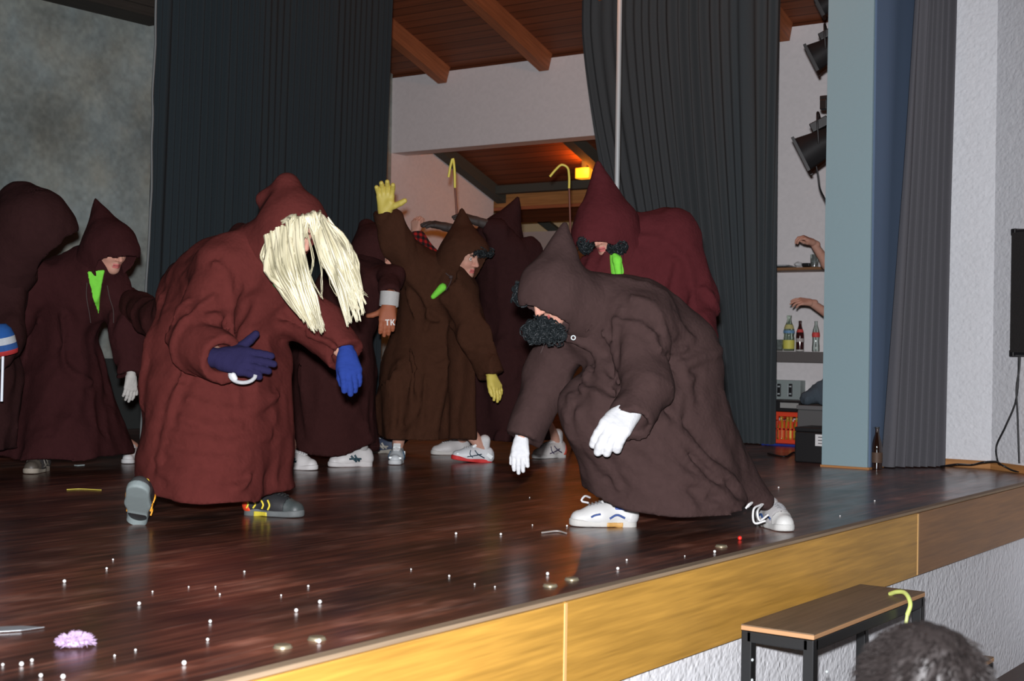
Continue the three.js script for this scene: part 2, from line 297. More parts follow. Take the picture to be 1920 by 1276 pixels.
// side room beyond the lintel
{
  const AR = s => 2.76 - 0.37 * (s - 11.65);
  const sh = new THREE.Shape([[SIDE, 0], [12.52, 0], [12.52, AR(12.52)], [SIDE, AR(SIDE)]].map(p => new THREE.Vector2(...p)));
  const g = new THREE.ExtrudeGeometry(sh, { depth: 0.2, bevelEnabled: false }); g.translate(0, 0, -BACK - 0.2);
  struct('wall_side_room', metric(g), mat.white);
  const rs = new THREE.Shape([[SIDE + 0.2, AR(SIDE + 0.2) + 0.005], [13.3, AR(13.3)], [13.3, AR(13.3) + 0.12], [SIDE + 0.2, AR(SIDE + 0.2) + 0.125]].map(p => new THREE.Vector2(...p)));
  const rg = new THREE.ExtrudeGeometry(rs, { depth: 6.3, bevelEnabled: false }); rg.translate(0, 0, -BACK - 0.2);
  struct('ceiling_side_room', metric(rg), mat.ceiling);
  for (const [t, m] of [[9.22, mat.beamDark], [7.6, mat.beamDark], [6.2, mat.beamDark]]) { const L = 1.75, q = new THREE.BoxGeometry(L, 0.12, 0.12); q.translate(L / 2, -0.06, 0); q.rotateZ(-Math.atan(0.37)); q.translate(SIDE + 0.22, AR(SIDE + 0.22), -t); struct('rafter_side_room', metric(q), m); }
  const hb = [12.42,2.426,-8.696][1];
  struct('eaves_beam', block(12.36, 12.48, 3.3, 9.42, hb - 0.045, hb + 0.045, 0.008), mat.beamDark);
  struct('fascia_board', [block(12.56, 12.6, 3.3, 9.5, [12.56,2.242,-8.79][1], hb - 0.02)], mat.orangeWood);
  struct('trim_2', block(12.52, 12.6, 3.3, 9.3, [12.56,2.224,-8.79][1] - 0.012, [12.56,2.248,-8.79][1], 0.004), mat.beam);
  struct('wall_low_partition', block(12.62, 12.7, 3.3, [12.62,1.945,-8.984][2] * -1, 0, [12.62,1.973,-8.615][1]), std([0.34, 0.32, 0.31], { roughness: 0.9 }));
  struct('wall_far', block(15.2, 15.4, 3.3, 11.6, 0, 3.36), mat.cream);
  struct('wall_far_left', block(12.4, 15.4, 11.6, 11.8, 0, 3.36), mat.cream);
  struct('floor_far', block(11, 15.4, 9.35, 11.8, -0.06, -0.01), mat.dado);
  struct('ceiling_far', block(12.6, 15.4, 3.3, 11.8, 3.3, 3.36), mat.ceiling);
  const r1 = [14.6,2.477,-10.334], r2 = [14.6,2.142,-9.838], r3 = add3(r2, sub3(r2, r1), 1.2), q = bar(add3(r1, sub3(r1, r2), 0.5), r3, 0.1, 0.1);
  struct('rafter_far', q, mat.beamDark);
  const u = [14.8,2.492,-10.274], w = [14.8,2.236,-9.974];
  struct('gable_board', [bar(add3(u, [0, 0.1, 0]), add3(w, [0, 0.1, 0]), 0.1, 0.02), bar(add3(u, [0, 0.3, -0.4]), add3(w, [0, 0.3, -0.4]), 0.4, 0.02)], mat.beam);
  struct('wall_near_end', block(SIDE + 0.22, 12.6, 3.3, 3.5, 0, 3), mat.white);
  // glowing orange lamp box under the sloping ceiling
  const lp = [12.05,2.489,-7.797];
  const lamp = thing('ceiling_lamp', 'small glowing orange box lamp under the sloping wooden ceiling beyond the lintel', 'lamp', lp);
  const body = new RoundedBoxGeometry(0.12, 0.11, 0.17, 2, 0.01);
  mesh('shade', body, std([1, 0.45, 0.06], { emissive: new THREE.Color(1, 0.36, 0.015), emissiveIntensity: 0.95, roughness: 0.5 }), lamp);
  mesh('mount', box(0.04, 0.24, 0.06, 0.0, 0.16, 0), mat.beamDark, lamp);
  const pl = new THREE.PointLight(0xff8a20, 0.9, 0, 2); pl.name = 'ceiling_lamp_light'; pl.position.set(lp[0] - 0.1, lp[1] + 0.02, lp[2] + 0.05); pl.castShadow = true; pl.shadow.radius = 3; scene.add(pl);
  const l3 = [13.9, 2.75, -6.2], w3 = thing('far_lamp', 'small round lamp in the far room hidden behind the tall maroon hood', 'lamp', l3);
  mesh('globe', new THREE.SphereGeometry(0.06, 20, 14), std([1, 0.8, 0.5], { emissive: new THREE.Color(1, 0.7, 0.35), emissiveIntensity: 1 }), w3); mesh('cord', tube([[0, 0.05, 0], [0, 0.3, 0], [0, 0.55, 0]], 0.006), mat.black, w3);
  const p3 = new THREE.PointLight(0xffc890, 3.2, 0, 2); p3.name = 'far_lamp_light'; p3.position.set(...l3); p3.castShadow = true; p3.shadow.radius = 3; scene.add(p3);
  // added warm fill lamp in the side room, unseen behind the right curtain
  const l2 = [11.3, 1.9, -5.0], w2 = thing('side_fill_lamp', 'added warm fill lamp with round globe, unseen behind the right curtain', 'lamp', l2);
  mesh('globe', new THREE.SphereGeometry(0.06, 20, 14), std([1, 0.6, 0.25], { emissive: new THREE.Color(1, 0.5, 0.18), emissiveIntensity: 1 }), w2);
  mesh('bracket', box(0.28, 0.03, 0.03, -0.16, 0, 0), mat.beamDark, w2);
  const p2 = new THREE.PointLight(0xffa050, 0.8, 0, 2); p2.name = 'side_fill_light'; p2.position.set(...l2); p2.castShadow = true; p2.shadow.radius = 3; scene.add(p2);
}
// fill lamp added above the frame to warm the stage ceiling
{
  const p = [7.4, 3.75, -5.0], l = thing('stage_fill_lamp', 'added warm fill lamp hanging unseen below the stage ceiling', 'lamp', p);
  mesh('bulb', new THREE.SphereGeometry(0.035, 20, 14), std([1, 0.7, 0.4], { emissive: new THREE.Color(1, 0.55, 0.22), emissiveIntensity: 4 }), l);
  mesh('cord', tube([[0, 0.03, 0], [0, 0.4, 0], [0, ROOF(7.4) - 3.75 + 0.01, 0]], 0.006), mat.black, l);
  const q = new THREE.PointLight(0xff9a58, 2.6, 0, 2); q.name = 'stage_fill_light'; q.position.set(...p); q.castShadow = true; q.shadow.radius = 2; scene.add(q);
}
// ---------------------------------------------------------------- curtains
function curtain(name, label, corners, n, amp, m, opt = {}) {       // corners: top left, top right, bottom right, bottom left
  const [tl, tr, br, bl] = corners, NU = n * 10, NV = opt.nv || 26, g = thing(name, label, 'curtain', [bl[0], bl[1], bl[2]]);
  const off = (opt.seed || 0) * 13.7, u3 = norm3(sub3(tr, tl)), nrm = norm3(cross3([0, 1, 0], u3)), pos = [], uv = [], idx = [];
  const W = len3(sub3(tr, tl)), H = tl[1] - bl[1];
  for (let side = 0; side < 2; side++) for (let j = 0; j <= NV; j++) for (let i = 0; i <= NU; i++) {
    const u = i / NU, v = j / NV, a = lerp3(tl, tr, u), b = lerp3(bl, br, u), e = opt.bow ? opt.bow(v) : v;
    let p = [mixn(a[0], b[0], e), mixn(a[1], b[1], v), mixn(a[2], b[2], e)];
    const ph = u * n + 0.55 * noise3(u * n * 0.35 + off, v * 0.6, 3) + 0.25 * noise3(u * n * 0.8, v * 1.8, off), s = Math.sin(ph * 2 * Math.PI), w = Math.sign(s) * Math.pow(Math.abs(s), 0.75);
    const k = amp * (0.55 + 0.45 * noise3(u * n * 0.23 + off, v * 0.9, 8) + 0.35 * v);
    p = add3(p, nrm, k * w - side * 0.008); if (opt.edge && u === 0) p = add3(p, u3, 0.01 * noise3(v * 14, 1, off) + 0.006 * noise3(v * 40, 3, off));
    pos.push(p[0] - bl[0], p[1] - bl[1], p[2] - bl[2]); uv.push(u * W * 1.5, v * H);
  }
  const K = (NU + 1) * (NV + 1), q = (s, i, j) => s * K + j * (NU + 1) + i;
  for (let j = 0; j < NV; j++) for (let i = 0; i < NU; i++) { idx.push(q(0, i, j), q(0, i, j + 1), q(0, i + 1, j), q(0, i + 1, j), q(0, i, j + 1), q(0, i + 1, j + 1)); idx.push(q(1, i, j), q(1, i + 1, j), q(1, i, j + 1), q(1, i + 1, j), q(1, i + 1, j + 1), q(1, i, j + 1)); }
  for (let j = 0; j < NV; j++) for (const i of [0, NU]) { idx.push(q(0, i, j), q(1, i, j), q(0, i, j + 1), q(1, i, j), q(1, i, j + 1), q(0, i, j + 1)); }
  for (let i = 0; i < NU; i++) idx.push(q(0, i, NV), q(1, i, NV), q(0, i + 1, NV), q(1, i, NV), q(1, i + 1, NV), q(0, i + 1, NV));
  const geo = new THREE.BufferGeometry(); geo.setAttribute('position', new THREE.Float32BufferAttribute(pos, 3)); geo.setAttribute('uv', new THREE.Float32BufferAttribute(uv, 2)); geo.setIndex(idx); geo.computeVertexNormals();
  mesh('drape', geo, m, g);
  if (opt.edge) { const pts = []; for (let j = 0; j <= NV; j++) { const k = q(0, 0, j); pts.push([pos[3 * k], pos[3 * k + 1], pos[3 * k + 2]]); } mesh('selvedge', tube(pts, 0.008, 90, 5), mat.lining, g, { label: 'pale selvedge along the left side' }); }
  if (opt.hem) { const pts = []; for (let i = 0; i <= NU; i += 2) { const k = q(0, i, NV - 1); pts.push([pos[3 * k] + nrm[0] * 0.003, pos[3 * k + 1], pos[3 * k + 2] + nrm[2] * 0.003]); } mesh('hem_seam', tube(pts, 0.0035, NU, 4), m, g); }
  return g;
}
{
  const T = 6.9;
  const tl = [5.741,2.632,-6.9], bl = [5.7,0.984,-6.9], tr = [7.972,3.253,-6.9], br = [7.924,1.974,-6.9];
  const ext = (a, b, y) => lerp3(a, b, (y - a[1]) / (b[1] - a[1]));
  curtain('stage_curtain', 'wide dark grey pleated stage curtain hanging left, beside the mottled grey wall', [ext(tl, bl, 3.9), ext(tr, br, 3.9), [ext(tr, br, 0.6)[0], 0.01, -T], [ext(tl, bl, 0.9)[0], 0.01, -T]], 40, 0.02, mat.curtain, { edge: true, seed: 1 });
  const a = [9.85,3.622,-6.437], b = [9.85,3.385,-4.619], c = [9.85,0.009,-4.63], d = [9.85,0.525,-5.545];
  a[1] = b[1] = 3.62; c[1] = d[1] = 0.01;
  curtain('stage_curtain', 'dark grey pleated stage curtain gathered to the right, behind the tall maroon hood', [a, b, c, d], 20, 0.036, mat.curtainRight, { seed: 2, bow: v => v < 0.06 ? 0 : Math.pow((v - 0.06) / 0.94, 1.35) });
  const e = [8.706,2.959,-3.166], f = [8.912,2.977,-2.983], h = [8.875,0,-2.988], i = [8.536,0,-3.265];
  const up = (p, q, y) => lerp3(q, p, (y - q[1]) / (p[1] - q[1]));
  h[1] = i[1] = 0.008;
  curtain('front_curtain', 'narrow grey front curtain drawn aside between the blue pier and the white wall', [up(e, i, 3.5), up(f, h, 3.5), h, i], 7, 0.038, mat.curtainFront, { seed: 3, hem: true, nv: 22 });
}
// ---------------------------------------------------------------- stage hardware
{
  const foot = [8.11,1.83,-4.99], p = thing('support_pole', 'slim pale metal pole standing in front of the right stage curtain', 'pole', [foot[0], 0, foot[2]]);
  mesh('tube', lathe([[0, 0.012], [0.017, 0.012], [0.017, 3.87], [0, 3.87]], 16), mat.steel, p);
  mesh('base_plate', lathe([[0, 0], [0.09, 0], [0.09, 0.008], [0.03, 0.014], [0, 0.014]], 24), mat.steel, p);
}
function floodlight(at, aim, scale, label, gel) {
  const g = thing('stage_floodlight', label, 'floodlight', at);
  const n = norm3(aim), m = frame([0, 0, 0], add3([0, 1, 0], n, -n[1]), n), ap = ge => ge.applyMatrix4(m);
  const body = new THREE.CylinderGeometry(0.085 * scale, 0.125 * scale, 0.2 * scale, 4, 1); body.rotateY(Math.PI / 4); body.rotateX(-Math.PI / 2); body.translate(0, 0, 0);
  mesh('housing', [ap(body), ap(box(0.14 * scale, 0.05 * scale, 0.1 * scale, 0, 0.1 * scale, -0.05 * scale, 0.006)), ...[-2, -1, 0, 1, 2].map(k => ap(box(0.005, 0.15 * scale, 0.03 * scale, k * 0.025 * scale, 0, -0.11 * scale)))], mat.black, g);
  mesh('front_frame', [ap(box(0.2 * scale, 0.018, 0.02, 0, 0.09 * scale, 0.105 * scale)), ap(box(0.2 * scale, 0.018, 0.02, 0, -0.09 * scale, 0.105 * scale)), ap(box(0.018, 0.2 * scale, 0.02, 0.09 * scale, 0, 0.105 * scale)), ap(box(0.018, 0.2 * scale, 0.02, -0.09 * scale, 0, 0.105 * scale))], mat.black, g);
  mesh('colour_gel', ap(box(0.17 * scale, 0.17 * scale, 0.004, 0, 0, 0.103 * scale)), gel ? std([0.14, 0.03, 0.012], { roughness: 0.4 }) : mat.black, g);
  mesh('yoke', [ap(tube([[-0.12 * scale, 0, 0], [-0.12 * scale, 0.14 * scale, -0.06 * scale], [0.12 * scale, 0.14 * scale, -0.06 * scale], [0.12 * scale, 0, 0]], 0.007, 20, 6))], mat.black, g);
  return g;
}
const FL = [-0.296,-0.451,-0.842];
floodlight([8.786,2.709,-3.791], FL, 1.0, 'black stage floodlight under the ceiling, upper of two beside the blue pier', false);
floodlight([8.768,2.082,-3.819], FL, 1.25, 'black stage floodlight with reddish front, lower of two beside the blue pier', true);
floodlight([8.795,3.039,-3.778], FL, 0.7, 'black stage floodlight cut off by the top edge of the view', false);
{
  const a = [8.917,2.505,-3.73], p = thing('lighting_pipe', 'black vertical lighting pipe behind the blue pier', 'pipe', [a[0], 0, a[2]]);
  mesh('tube', lathe([[0, 0.005], [0.02, 0.005], [0.02, 3.8], [0, 3.8]], 14), mat.black, p);
  const c = [8.81,2.367,-3.811]; mesh('clamp', [bar([0, c[1], 0], [c[0] - a[0], c[1], c[2] - a[2]], 0.03), box(0.05, 0.07, 0.05, c[0] - a[0], c[1], c[2] - a[2], 0.008), box(0.03, 0.03, 0.06, c[0] - a[0], c[1] + 0.045, c[2] - a[2], 0.005)], mat.black, p);
  one('power_cable', tube([[8.755,1.951,-3.838], [8.762,1.887,-3.828], [8.779,1.81,-3.823], [8.836,1.744,-3.812], [8.851,1.698,-3.792]], 0.006, 30), mat.black, 'black cable hanging from the lower floodlight', 'cable');
}
// loudspeaker and cables on the right wall
{
  const c = [8.666,1.098,-2.374], z = norm3([-0.8, 0, 0.6].map((v, i) => [-0.8, 0, 0.6][i]));
  const g = thing('loudspeaker', 'tall black loudspeaker on the white wall at the right edge', 'loudspeaker', c, null, Math.atan2(-0.8, -0.6));
  mesh('cabinet', box(0.24, 0.76, 0.2, 0, 0, 0, 0.012), mat.black, g);
  mesh('grille', box(0.22, 0.72, 0.012, 0, 0, 0.105, 0.004), std([0.02, 0.02, 0.02], { roughness: 0.8, bumpMap: clothBump, bumpScale: 0.004 }), g);
  mesh('wall_bracket', [box(0.06, 0.1, 0.12, 0, -0.1, -0.14, 0.006), box(0.12, 0.2, 0.012, 0, -0.1, -0.2, 0.003)], mat.black, g);
  mesh('corner_cap', [[-1, 1], [1, 1], [-1, -1], [1, -1]].map(([i, j]) => box(0.04, 0.04, 0.21, i * 0.106, j * 0.366, 0, 0.006)), mat.black, g);
  one('speaker_cable', tube([[8.729,1.063,-2.51], [8.733,0.869,-2.505], [8.737,0.674,-2.5], [8.75,0.447,-2.517], [8.765,0.281,-2.583], [8.795,0.152,-2.645], [8.779,0.075,-2.632], [9.181,0,-2.691], [8.972,0,-2.581]], 0.006, 80), mat.black, 'black cable looping from the loudspeaker down to the yellow plug', 'cable');
  one('speaker_cable', tube([[8.709,0.933,-2.486], [8.708,0.642,-2.488], [8.71,0.529,-2.503], [8.716,0.351,-2.496], [8.722,0.174,-2.489], [8.725,0.067,-2.485]], 0.006, 60), mat.black, 'black cable hanging straight down the wall under the loudspeaker', 'cable');
  one('floor_cable', tube([[8.791,0.012,-2.987], [8.567,0.05,-2.809], [8.844,0.03,-2.809], [8.605,0.07,-2.66], [8.705,0.07,-2.616], [8.827,0.04,-2.614], [8.819,0.012,-2.546], [8.75,0.012,-2.416]], 0.006, 80), mat.black, 'black cable lying along the orange baseboard from curtain to yellow plug', 'cable');
  const pl = thing('power_plug', 'yellow power plug on the stage floor by the right wall', 'plug', [8.858,0,-2.541]);
  mesh('shell', box(0.045, 0.04, 0.04, 0, 0.02, 0, 0.008), mat.yellow, pl); mesh('collar', new THREE.CylinderGeometry(0.014, 0.014, 0.03, 12).rotateZ(Math.PI / 2).translate(0.032, 0.02, 0), mat.yellow, pl);
}
// portable steps in front of the stage
{
  const st = thing('stage_steps', 'black steel framed steps with wooden treads against the stage front', 'steps', [4.99, -1.03, -1.94]);
  const tm = std([0.23, 0.16, 0.105], { map: M.grain, roughness: 0.6 }), em = std([0.5, 0.27, 0.13], { roughness: 0.6 });
  const unit = (s0, s1, t0, t1, y) => {
    const T = mesh('tread', block(s0, s1, t0, t1, y + 1.03 - 0.004, y + 1.03, 0.001).translate(-4.99, 0, 1.94), tm, st);
    mesh('edge_band', block(s0 - 0.001, s1 + 0.001, t0 - 0.001, t1 + 0.001, y + 1.03 - 0.02, y + 1.03 - 0.004, 0.003).translate(-4.99, 0, 1.94), em, T);
    const yt = y + 1.03 - 0.021, a = 0.02, bars = [];
    for (const [p, q] of [[[s0 + a, t0 + a], [s1 - a, t0 + a]], [[s0 + a, t1 - a], [s1 - a, t1 - a]], [[s0 + a, t0 + a], [s0 + a, t1 - a]], [[s1 - a, t0 + a], [s1 - a, t1 - a]]]) bars.push(bar([p[0], yt - 0.02, -p[1]], [q[0], yt - 0.02, -q[1]], 0.04));
    bars.push(bar([s0 + a, 0.2, -t0 - a], [s0 + a, 0.2, -t1 + a], 0.03), bar([s1 - a, 0.2, -t0 - a], [s1 - a, 0.2, -t1 + a], 0.03));
    for (const q of bars) mesh('rail', q.translate(-4.99, 0, 1.94), mat.blackSteel, st);
    for (const s of [s0 + a, s1 - a]) for (const t of [t0 + a, t1 - a]) {
      const L = mesh('leg', bar([s, 0, -t], [s, yt, -t], 0.04).translate(-4.99, 0, 1.94), mat.blackSteel, st);
      if (s < 4.6 && t > t0 + 0.1) for (const h of [0.62, 0.69]) mesh('bolt', new THREE.SphereGeometry(0.006, 10, 8).translate(s - 4.99 - 0.012, h, -t + 1.94 + 0.02), mat.steel, L);
    }
  };
  unit(4.45, 5.53, 1.935, 2.205, -0.22); unit(4.45, 5.53, 1.66, 1.93, -0.44);
}
// ---------------------------------------------------------------- canes with yellow hooks
function cane(hook, shaft, label, m2 = mat.maroonShaft, col = mat.yellow, r = 0.0085) {
  const g = thing('hooked_cane', label, 'cane', shaft[shaft.length - 1]), o = shaft[shaft.length - 1], rel = a => a.map(p => sub3(p, o));
  mesh('hook', tube(rel(hook), r, 40, 8), col, g); mesh('shaft', tube(rel(shaft), r * 0.82, 24, 8), m2, g); return g;
}
cane([[7.289,1.836,-5.788], [7.296,1.914,-5.778], [7.304,1.96,-5.767], [7.311,1.886,-5.757], [7.314,1.766,-5.753]], [[7.314,1.77,-5.753], [7.322,1.625,-5.743], [7.386,0.894,-5.743], [7.543,0,-5.81]], 'cane with narrow yellow hook standing up behind the middle hood');
cane([[7.927,1.886,-5.414], [7.95,1.934,-5.382], [7.973,1.967,-5.35], [7.997,1.949,-5.318], [8.004,1.891,-5.308], [8.005,1.808,-5.307]], [[8.005,1.811,-5.307], [8.011,1.601,-5.299], [8.024,0.837,-5.285], [8.465,0,-5.55]], 'cane with wide yellow hook standing up left of the tall maroon hood');
cane([[5.356,-0.215,-2.013], [5.332,-0.2,-1.978], [5.31,-0.195,-1.94], [5.282,-0.21,-1.911], [5.266,-0.233,-1.899], [5.259,-0.27,-1.908]], [[5.26,-0.268,-1.908], [5.255,-0.327,-1.914], [5.29,-0.43,-1.94]], 'pale green cane hooked over the front of the stage steps', std([0.6, 0.66, 0.25], { roughness: 0.45 }), std([0.62, 0.72, 0.2], { roughness: 0.4 }), 0.009);

// ---------------------------------------------------------------- shelves by the side wall
const SX = 10.6;
function shelf(label, y, th, m, brace) {
  const g = thing('wall_shelf', label, 'shelf', [SIDE, y, -4.9]);
  mesh('board', block(-0.3, 0, -0.42, 0.5, -th, 0, 0.003), m, g);
  if (brace) mesh('bracket', [bar([-0.26, -th - 0.005, -0.2], [-0.02, -th - 0.19, -0.2], 0.014), bar([-0.02, -th, -0.2], [-0.02, -th - 0.22, -0.2], 0.014), bar([-0.26, -th - 0.005, -0.2], [-0.02, -th - 0.005, -0.2], 0.014)], mat.black, g);
  return g;
}
const y1 = [10.5,1.392,-4.745][1], y2 = [10.5,0.716,-4.734][1];
shelf('thin brown wooden wall shelf below the upper bare hand', y1, 0.024, std([0.3, 0.15, 0.07], { map: M.grain, roughness: 0.6 }));
{ const g = shelf('thick grey wall shelf carrying the bottles', y2, 0.085, std([0.13, 0.115, 0.11], { roughness: 0.7 }), true); }
function glassM(c, o = {}) { return std(c, { transmission: 0.92, thickness: 0.02, roughness: 0.06, ior: 1.5, ...o }); }
const clear = glassM([0.86, 0.95, 0.93]);
function glass(at, r, h, label) { const g = thing('drinking_glass', label, 'glass', at); mesh('wall', lathe([[0, 0.004], [r * 0.82, 0.003], [r * 0.86, 0], [r * 0.9, 0.004], [r, h], [r - 0.0025, h], [r * 0.86, 0.012], [0, 0.01]], 24), clear, g); return g; }
function bottle(at, h, r, shape, glassMat, parts, label, category = 'bottle', turn = 0) {
  const g = thing('bottle', label, category, at, null, turn), P = shape.map(([a, b]) => [a * r, b * h]);
  mesh('body', lathe([[0, 0.002], ...P, [0, h * 0.999]], 28), glassMat, g);
  const rad = y => { for (let i = 1; i < P.length; i++) if (P[i][1] >= y) return mixn(P[i - 1][0], P[i][0], (y - P[i - 1][1]) / Math.max(1e-6, P[i][1] - P[i - 1][1])); return P[P.length - 1][0]; };
  for (const [name, y0, y1, m] of parts) { const pts = []; for (let k = 0; k <= 6; k++) { const y = mixn(y0, y1, k / 6) * h; pts.push([rad(y) + 0.0012, y]); } mesh(name, lathe(pts, 28), m, g); }
  return g;
}
const slim = [[0.92, 0], [1, 0.02], [1, 0.5], [0.93, 0.6], [0.66, 0.72], [0.42, 0.82], [0.36, 0.9], [0.38, 0.955], [0.42, 0.96], [0.42, 1]];
const curvy = [[0.9, 0], [1, 0.03], [0.98, 0.18], [0.84, 0.34], [0.98, 0.5], [1, 0.56], [0.82, 0.7], [0.5, 0.83], [0.38, 0.92], [0.42, 0.95], [0.44, 1]];
const fat = [[0.93, 0], [1, 0.02], [1, 0.36], [0.93, 0.4], [0.93, 0.46], [1, 0.5], [0.98, 0.58], [0.76, 0.7], [0.46, 0.82], [0.36, 0.92], [0.44, 0.95], [0.44, 1]];
const lab = c => std(c, { roughness: 0.6 });
bottle([10.6,0.723,-4.863], 0.285, 0.045, fat, glassM([0.7, 0.86, 0.72]), [['label_band', 0.05, 0.3, lab([0.72, 0.66, 0.12])], ['neck_label', 0.62, 0.74, lab([0.55, 0.5, 0.2])], ['blue_band', 0.5, 0.57, lab([0.15, 0.3, 0.5])]], 'tall greenish glass bottle with yellow label, left of the three on the grey shelf');
bottle([10.58,0.72,-4.758], 0.245, 0.033, slim, std([0.045, 0.012, 0.012], { roughness: 0.08, clearcoat: 1 }), [['label_band', 0.3, 0.42, lab([0.45, 0.4, 0.38])], ['neck_label', 0.62, 0.72, lab([0.65, 0.08, 0.07])], ['base_ring', 0.0, 0.05, lab([0.6, 0.58, 0.55])]], 'dark cola bottle with red neck label, middle of the three on the grey shelf');
bottle([10.58,0.722,-4.621], 0.24, 0.031, curvy, glassM([0.82, 0.95, 0.9]), [['label_band', 0.47, 0.62, lab([0.72, 0.07, 0.06])]], 'clear curved glass bottle with red label, right of the three on the grey shelf');
glass([10.56,0.722,-4.938], 0.042, 0.09, 'clear drinking glass beside the tall bottle on the grey shelf');
glass([10.6,1.399,-4.652], 0.034, 0.1, 'clear drinking glass under the upper bare hand on the brown shelf');
one('paper_stack', [block(-0.1, 0.1, -0.08, 0.08, 0, 0.006), block(-0.1, 0.08, -0.07, 0.08, 0.006, 0.012).rotateY(0.2)].map(g => g.translate(...add3([10.62,1.406,-4.94], [0, 0.0, 0]))), std([0.35, 0.36, 0.37]), 'flat grey papers at the left end of the brown shelf', 'papers');
{ srand(5); const g = new THREE.IcosahedronGeometry(0.03, 3), p = g.attributes.position; for (let i = 0; i < p.count; i++) { const k = 1 + 0.35 * noise3(p.getX(i) * 60, p.getY(i) * 60, p.getZ(i) * 60); p.setXYZ(i, p.getX(i) * k * 1.2, Math.max(-0.014, p.getY(i) * k * 0.7), p.getZ(i) * k); } g.computeVertexNormals(); g.translate(...add3([10.62,1.408,-4.799], [0, 0.015, 0])); one('crumpled_tissue', g, mat.paper, 'white crumpled tissue in the middle of the brown shelf', 'tissue'); }
one('small_case', box(0.06, 0.03, 0.07, 0, 0.015, 0, 0.01).translate(...[10.62,1.402,-4.725]), mat.black, 'small black case beside the glass on the brown shelf', 'case');
// switch panel, crates and bags on the floor
{
  const a = [10.7,0.48,-5.139], b = [10.7,0.268,-4.793], g = thing('metal_panel', 'light grey metal panel with two dark slots above the red crate', 'panel', [SIDE, (a[1] + b[1]) / 2, (a[2] + b[2]) / 2]);
  const W = Math.abs(a[2] - b[2]), H = a[1] - b[1];
  mesh('plate', box(0.1, H, W, -0.05, 0, 0, 0.004), std([0.3, 0.35, 0.34], { roughness: 0.6 }), g);
  for (const c of [[10.67,0.397,-4.98], [10.67,0.4,-4.878]]) { const S0 = mesh('slot', box(0.012, 0.105, 0.032, -0.103, c[1] - (a[1] + b[1]) / 2, c[2] - (a[2] + b[2]) / 2, 0.005), mat.black, g); mesh('slot_rim', [box(0.014, 0.105, 0.005, -0.104, c[1] - (a[1] + b[1]) / 2, c[2] - (a[2] + b[2]) / 2 - 0.018, 0.002), box(0.014, 0.012, 0.02, -0.106, c[1] - (a[1] + b[1]) / 2 - 0.03, c[2] - (a[2] + b[2]) / 2, 0.002), box(0.014, 0.012, 0.02, -0.106, c[1] - (a[1] + b[1]) / 2 + 0.03, c[2] - (a[2] + b[2]) / 2, 0.002)], mat.steel, S0); }
}
function crate(at, w, h, d, c, label, cat = 'crate') {          // slatted plastic bottle crate
  const g = thing('bottle_crate', label, cat, at), m = std(c, { roughness: 0.45 }), q = [];
  const wall = (W, rot, tx, tz) => { const l = []; l.push(box(W, 0.03, 0.012, 0, 0.015, 0, 0.003), box(W, 0.035, 0.014, 0, h - 0.018, 0, 0.003), box(W, 0.012, 0.01, 0, h * 0.45, 0)); const n = Math.round(W / 0.035); for (let i = 0; i <= n; i++) l.push(box(0.012, h * 0.68, 0.01, -W / 2 + i * W / n, h * 0.36, 0)); l.push(box(0.05, 0.03, 0.01, -W / 2 + 0.03, h * 0.8, 0), box(0.05, 0.03, 0.01, W / 2 - 0.03, h * 0.8, 0)); return merge(l).rotateY(rot).translate(tx, 0, tz); };
  mesh('long_side', wall(w, 0, 0, d / 2), m, g); mesh('long_side', wall(w, 0, 0, -d / 2), m, g); mesh('short_side', wall(d, Math.PI / 2, w / 2, 0), m, g); mesh('short_side', wall(d, Math.PI / 2, -w / 2, 0), m, g);
  mesh('base', box(w, 0.012, d, 0, 0.007, 0), m, g); return g;
}
